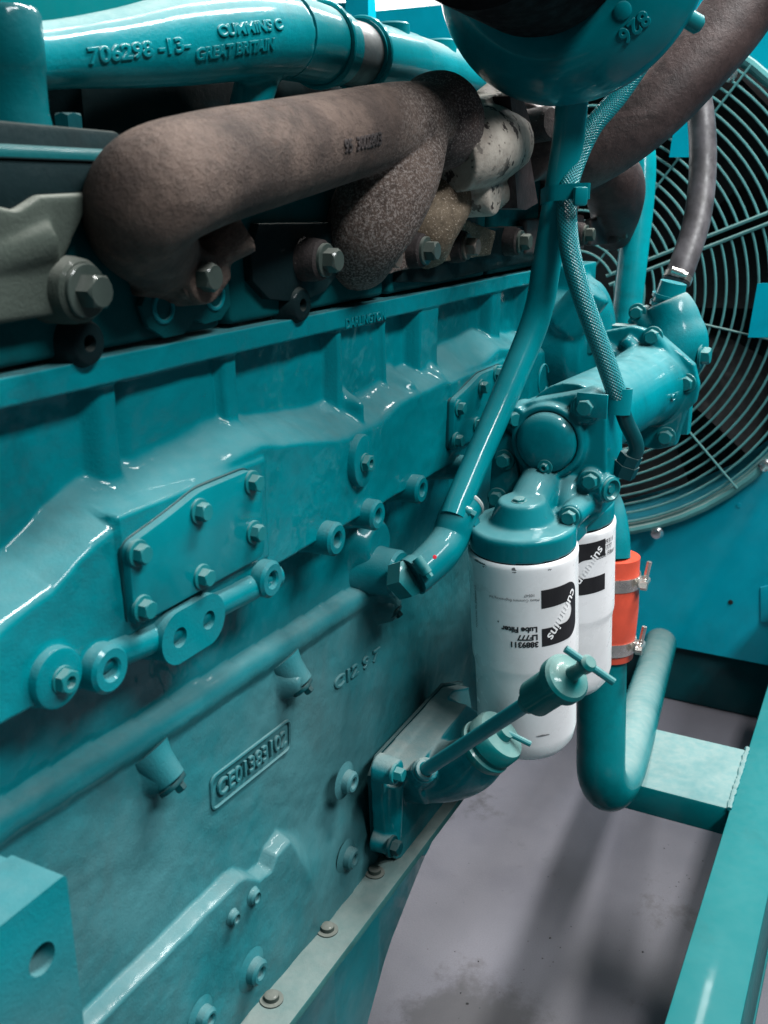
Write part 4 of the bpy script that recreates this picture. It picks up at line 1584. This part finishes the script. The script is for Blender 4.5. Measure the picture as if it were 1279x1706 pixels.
def printed(bm, name, mat, parent, o, ax, r, px, py, flip=True, lift=.0004):
    """print a flat shape on the canister, centred where the photo shows it; upside down when flip"""
    h, z = axis_hit(px, py, o, ax, r)
    if flip: bmesh.ops.rotate(bm, cent=(0, 0, 0), matrix=Matrix.Rotation(math.pi, 3, 'Z'), verts=bm.verts)
    wrap(bm, r, o + ax * h, ax, z, lift)
    return build(name, bm, mat, parent, smooth=False)


def logo(parent, o, ax, r, px, py, W=.050, H=.066, flip=True):
    """dark block letter C with a rounded back and a white slanting word"""
    pts = []
    w_, h_ = W / 2, H / 2
    pts += [(w_, h_), ]
    for k in range(9):
        t = R(90 + 90 * k / 8)
        pts.append((-w_ + .016 + .016 * math.cos(t), h_ - .016 + .016 * math.sin(t)))
    for k in range(9):
        t = R(180 + 90 * k / 8)
        pts.append((-w_ + .016 + .016 * math.cos(t), -h_ + .016 + .016 * math.sin(t)))
    pts += [(w_, -h_)]
    pts += [(w_, -h_ * .36)]
    for k in range(13):
        t = R(270 - 180 * k / 12)
        pts.append((-.004 + h_ * .36 * math.cos(t), h_ * .36 * math.sin(t)))
    pts += [(w_, h_ * .36)]
    bm = shape_bm([pts])
    lg = printed(bm, 'printed_emblem', MT['black'], parent, o, ax, r, px, py, flip)
    bm = text_bm('cummins', .0165, 0, 0, bold=.00025, shear=.15, space=1.0)
    bmesh.ops.rotate(bm, cent=(0, 0, 0), matrix=Matrix.Rotation(R(52), 3, 'Z'), verts=bm.verts)
    bmesh.ops.translate(bm, vec=(-.002, .0015, 0), verts=bm.verts)
    printed(bm, 'printed_word', MT['white'], lg, o, ax, r, px, py, flip, lift=.0008)


logo(b1_, F1, ax1, rb1, 936, 1022)
for body, px, py, size in (('3889311', 873, 1074, .0088), ('LF777', 879, 1062, .0088), ('Lube Filter', 865, 1049, .0088)):
    printed(text_bm(body, size, 0, 0, bold=.00035), 'printed_text', MT['black'], b1_, F1, ax1, rb1, px, py)
for body, px, py, size in (('Meets Cummins Engineering Std.', 854, 1000, .0042), ('10547', 882, 992, .0046)):
    printed(text_bm(body, size, 0, 0), 'printed_text', MT['grey'], b1_, F1, ax1, rb1, px, py)
bm = text_bm('CUMMINS FILTRATION', .005, 0, 0)
bmesh.ops.rotate(bm, cent=(0, 0, 0), matrix=Matrix.Rotation(R(90), 3, 'Z'), verts=bm.verts)
printed(bm, 'printed_text', MT['grey'], b1_, F1, ax1, rb1, 793, 1010)
logo(b2_, G1, ax2, rb2, 980, 948, flip=False)
for body, px, py, size in (('3889311', 1011, 902, .0085), ('LF777', 1011, 912, .0085), ('Lube Filter', 1011, 922, .0085)):
    printed(text_bm(body, size, 0, 0), 'printed_text', MT['black'], b2_, G1, ax2, rb2, px, py, False)

# ------------------------------------------------------------------ pump housing behind the filter head
ph = thing('pump_housing', (1.45, .31, .95), 'teal cylindrical pump housing with bolted flange in front of the fan', 'pump housing')
XP = 1.45
bm = bmesh.new()
c0, c1 = at(945, 712, X=1.06), at(1078, 640, X=XP)
tube(bm, [c0, c0.lerp(c1, .75), c1, c1 + V((.03, 0, 0))], [.050, .052, .060, .066], 44, smooth=False)
prism_w(bm, [at(a, b, X=XP + .004) for a, b in ((928, 655), (930, 580), (945, 562), (1058, 541), (1100, 552), (1160, 605), (1168, 640), (1162, 668), (1148, 680), (1130, 738), (1100, 745), (1040, 735), (960, 700))], NX, .018)
for (a, b), (c, d) in (((1040, 565), (1085, 610)), ((1088, 560), (1140, 630)), ((1000, 575), (1040, 600))):
    tube(bm, [at(a, b, X=XP - .02), at(c, d, X=XP - .012)], [.009, .010], 12)
hb2 = cast('housing', bm, MT['smooth'], ph, .0025, 2)
for px, py in ((985, 577), (1088, 560), (1143, 638), (1110, 727)):
    bolt(hb2, at(px, py, X=XP - .016), NX, MT['bolt'], .018, .011, .014, .003)
bm = text_bm('CUMMINS', .014, .001, .0005)
cm = c0.lerp(c1, .85)
zd = (CAM - cm); axd2 = (c1 - c0).normalized(); zd = (zd - axd2 * zd.dot(axd2)).normalized(); sd = axd2.cross(zd)
if sd.z < 0: sd = -sd
for v in bm.verts:
    an = R(-38) + v.co.y / .053
    v.co = cm + axd2 * v.co.x + (zd * math.cos(an) + sd * math.sin(an)) * (.0545 + v.co.z)
build('raised_lettering', bm, MT['smooth'], ph)
bm = bmesh.new()
prism_w(bm, [at(a, b, X=XP + .03) for a, b in ((952, 640), (952, 535), (1062, 540), (1062, 560), (1160, 610), (1150, 720), (1000, 720))], NX, .022, bev=.004)
build('back_plate', bm, MT['dusty'], ph)
# outlet
bm = bmesh.new()
oc = at(1118, 585, X=1.50)
tube(bm, [oc + V((.0, .05, -.06)), oc, oc + V((0, -.0, .045)), at(1110, 500, X=1.50)], [.05, .052, .038, .030], 32, 8)
tube(bm, [oc + V((0, -.02, -.005)), at(1162, 590, X=1.49)], [.024, .019], 20)
tube(bm, [at(1060, 520, X=1.5), oc], [.018, .04], 20)
ot = cast('outlet_neck', bm, MT['dusty'], ph, .003, 5)
bm = bmesh.new()
n0, n1 = at(1110, 512, X=1.50), at(1122, 470, X=1.50)
tube(bm, [n0, n1], [.0225, .019], 26)
build('hose_barb', bm, MT['tube'], ph)
for t in (.1, .42):
    ring_band('barb_rib', n0.lerp(n1, t), n1 - n0, .0215, .005, .004, MT['tube'], ph)
bolt(ot, at(1166, 592, X=1.485), NY, MT['bolt'], .022, .012, .018, .003, name='plug')
bolt(ot, at(1062, 520, X=1.485), NX, MT['bolt'], .016, .010, .013, .003)

# ------------------------------------------------------------------ lower coolant pipe with red hose
lp = thing('lower_coolant_pipe', tuple(at(1005, 1330, d=1.38)), 'teal lower coolant pipe with red hose running to the radiator', 'pipe')
pts = [(975, 800, 1.36, .030), (1000, 845, 1.36, .031), (1010, 890, 1.36, .031), (1012, 930, 1.36, .031)]
bm = bmesh.new()
tube(bm, [at(a, b, d=c) for a, b, c, d in pts], [d for a, b, c, d in pts], 32, 10)
build('upper_elbow', bm, MT['dusty'], lp)
ha, hb_ = at(1020, 925, d=1.36), at(1010, 1090, d=1.40)
bm = bmesh.new()
tube(bm, [ha, ha.lerp(hb_, .12), ha.lerp(hb_, .5), ha.lerp(hb_, .88), hb_], [.0375, .0375, .0395, .0375, .0365], 40, 8)
rdh = build('red_hose', bm, MT['red'], lp)
rdh['label'] = 'red silicone hose between two steel clamps'


def t_clamp(t, r):
    c = ha.lerp(hb_, t)
    ax = (ha - hb_).normalized()
    b = ring_band('hose_clamp', c, ax, r, .018, .0016, MT['steel'], lp)
    out = (RT * .9 - FW * .45)
    out = (out - ax * out.dot(ax)).normalized()
    tt = ax.cross(out)
    q = c + out * (r + .008)
    bm = bmesh.new()
    tube(bm, [q - tt * .012, q + tt * .012], .0055, 10)
    tube(bm, [q - tt * .016 - out * .003, q - tt * .016 + out * .006], .0060, 10)
    tube(bm, [q + ax * .002, q + ax * .030 + out * .004], .0034, 8)
    box(bm, q - out * .004, (.016, .014, .014), rot=Matrix((tt, ax, out)).transposed(), bev=.002)
    build('clamp_bolt', bm, MT['steel'], b)


t_clamp(.22, .0385)
t_clamp(.86, .0380)
pe = [(1003, 1075, 1.40, .0345), (1002, 1150, 1.41, .0345), (1001, 1230, 1.42, .0345), (1002, 1290, 1.43, .0345), (1016, 1312, 1.47, .0345), (1036, 1285, 1.56, .035), (1058, 1215, 1.75, .036)]
P3 = [at(a, b, d=c) for a, b, c, d in pe] + [at(1085, 1125, X=2.1), at(1103, 1062, X=2.52)]
bm = bmesh.new()
tube(bm, P3, [x[3] for x in pe] + [.0385, .042], 40, 10)
build('steel_pipe', bm, MT['pale'], lp)

# ------------------------------------------------------------------ oil filler and dipstick
of = thing('oil_filler', tuple(at(690, 1330, Y=.43)), 'dusty teal oil filler casting with round cap on block side', 'oil filler')
bm = bmesh.new()
prism_w(bm, [at(a, b, Y=.445) for a, b in ((616, 1290), (628, 1262), (735, 1145), (762, 1140), (772, 1200), (770, 1255), (690, 1420), (640, 1425), (622, 1410))], NY, .016)
prism_w(bm, [at(a, b, Y=.43) for a, b in ((645, 1275), (740, 1165), (765, 1180), (775, 1240), (740, 1300), (670, 1330))], NY, .030)
K0 = at(812, 1242, Y=.328)
tube(bm, [at(690, 1280, Y=.43), at(745, 1285, Y=.385), at(785, 1272, Y=.35), K0], [.040, .034, .031, .0270], 32, 8)
tube(bm, [at(650, 1395, Y=.43), at(655, 1300, Y=.425)], [.013, .012], 16)
lathe(bm, [(.016, -.02), (.014, .006), (0, .008)], at(655, 1285, Y=.412), NY, 20)
lathe(bm, [(.014, -.02), (.012, .006), (0, .008)], at(650, 1405, Y=.425), NY, 20)
tube(bm, [at(700, 1292, Y=.41), D0_ := at(708, 1283, Y=.372)], [.016, .0135], 20)
ob = cast('filler_casting', bm, MT['dusty'], of, .0022, 2)
bm = bmesh.new()
prism_w(bm, [at(a, b, Y=.4495) for a, b in ((612, 1292), (624, 1258), (735, 1138), (766, 1134), (778, 1200), (774, 1258), (692, 1424), (640, 1430), (618, 1414))], NY, .004)
build('gasket', bm, MT['dark'], of)
bolt(ob, at(657, 1288, Y=.4045), NY, MT['bolt'], .0135, .009, .0105, .002)
bolt(ob, at(652, 1410, Y=.418), NY, MT['dark'], .0150, .009, .0125, .002)
kd = V((.06, -.66, .75)).normalized()
u, v, n = frame(kd)
bm = bmesh.new()
lathe(bm, [(.0285, -.012), (.0315, -.008), (.0315, -.002), (.0285, 0), (.0285, .004), (.0305, .006), (.0305, .019), (.028, .023), (.0105, .024), (.009, .031), (0, .032)], K0, kd, 44)
fc = build('filler_cap', bm, MT['cap'], of, angle=40)
bm = bmesh.new()
q = K0 + kd * .028
hd = (at(890, 1202, d=1) - at(825, 1170, d=1)).normalized()
tube(bm, [q - hd * .018, q + hd * .030], .0032, 10)
build('cap_handle', bm, MT['bolt'], fc)

dp = thing('dipstick', tuple(at(715, 1278, Y=.40)), 'teal oil dipstick tube with capped T-handle crossing the filters', 'dipstick')
D0, D1 = at(708, 1283, Y=.372), at(884, 1168, Y=.242)
dd_ = (D1 - D0).normalized()
bm = bmesh.new()
tube(bm, [D0, D1 + dd_ * .005], .0072, 20)
build('guide_tube', bm, MT['tube'], dp)
bm = bmesh.new()
lathe(bm, [(.0085, -.008), (.0098, -.006), (.0098, 0), (.0085, .002), (.0085, .004), (.0155, .006), (.0170, .008), (.0170, .044), (0, .044)], D1, dd_, 32)
build('cap_body', bm, MT['cap'], dp)
bm = bmesh.new()
lathe(bm, [(0, .045), (.019, .045), (.0215, .047), (.0215, .056), (.019, .059), (.011, .060), (.0065, .064), (.0052, .076), (.007, .080), (.0075, .088), (.005, .091), (0, .091)], D1, dd_, 36)
cp = build('cap_disc', bm, MT['cap'], dp)
q = D1 + dd_ * .086
hd = (at(1020, 1140, d=1) - at(955, 1095, d=1)).normalized()
bm = bmesh.new()
tube(bm, [q - hd * .022, q + hd * .026], .0033, 10)
build('handle_bar', bm, MT['bolt'], cp)
bm = bmesh.new()
u, v, n = frame(dd_)
tube(bm, [D0 + (u * math.cos(R(a)) + v * math.sin(R(a))) * .0088 for a in range(0, 361, 20)], .003, 6, smooth=False, cap=False)
build('solder_ring', bm, MT['dusty'], dp)

# ------------------------------------------------------------------ small wear and litter
bm = bmesh.new()
for k in range(60):
    cx_, cy_, sx_ = random.choice(((980, 1560, 60), (900, 1560, 45), (720, 1690, 40), (1120, 1465, 25), (860, 1500, 150)))
    px, py = random.gauss(cx_, sx_), min(1740, max(1340, random.gauss(cy_, sx_)))
    p = at(px, py, Z=.0)
    r = random.choice((.0010, .0012, .0016, .002, .003)) * random.uniform(.6, 1.1)
    vs = [bm.verts.new(p + V((r * math.cos(a) * random.uniform(.5, 1.2), r * math.sin(a) * random.uniform(.4, 1.2), 0))) for a in (0, 1.2, 2.5, 3.7, 5.0)]
    top = bm.verts.new(p + V((random.uniform(-.3, .3) * r, 0, r * random.uniform(.4, .9))))
    for i in range(5): bm.faces.new((vs[i], vs[(i + 1) % 5], top))
tag(build('floor_grit', bm, MT['void'], smooth=False), 'dark crumbs of grit scattered on the grey floor', 'grit', kind='stuff')

bm = bmesh.new()
for (x0, y0, x1, y1) in ((1.402, .126, 1.598, .126),):
    pts = [V((x0 + (x1 - x0) * t / 40, y0 + random.uniform(-.0008, .0008), .3995 + random.uniform(-.0008, .0008))) for t in range(41)]
    tube(bm, pts, [random.uniform(.0034, .0052) for _ in pts], 8, smooth=False)
build('weld_bead', bm, MT['pale'], fr)

for px, py, w_, h_ in ((797, 936, .007, .0022), (806, 941, .004, .0030), (856, 951, .0032, .0040), (915, 948, .003, .0018), (845, 1120, .006, .0010), (905, 1225, .009, .0012), (830, 1035, .0012, .0014)):
    pl = [(w_ * math.cos(a) * random.uniform(.6, 1.1), h_ * math.sin(a) * random.uniform(.5, 1.2)) for a in [2 * math.pi * i / 11 for i in range(11)]]
    printed(shape_bm([pl]), 'paint_chip', MT['grey'], b1_, F1, ax1, rb1 if py < 1100 else .0567, px, py, False, .0005)
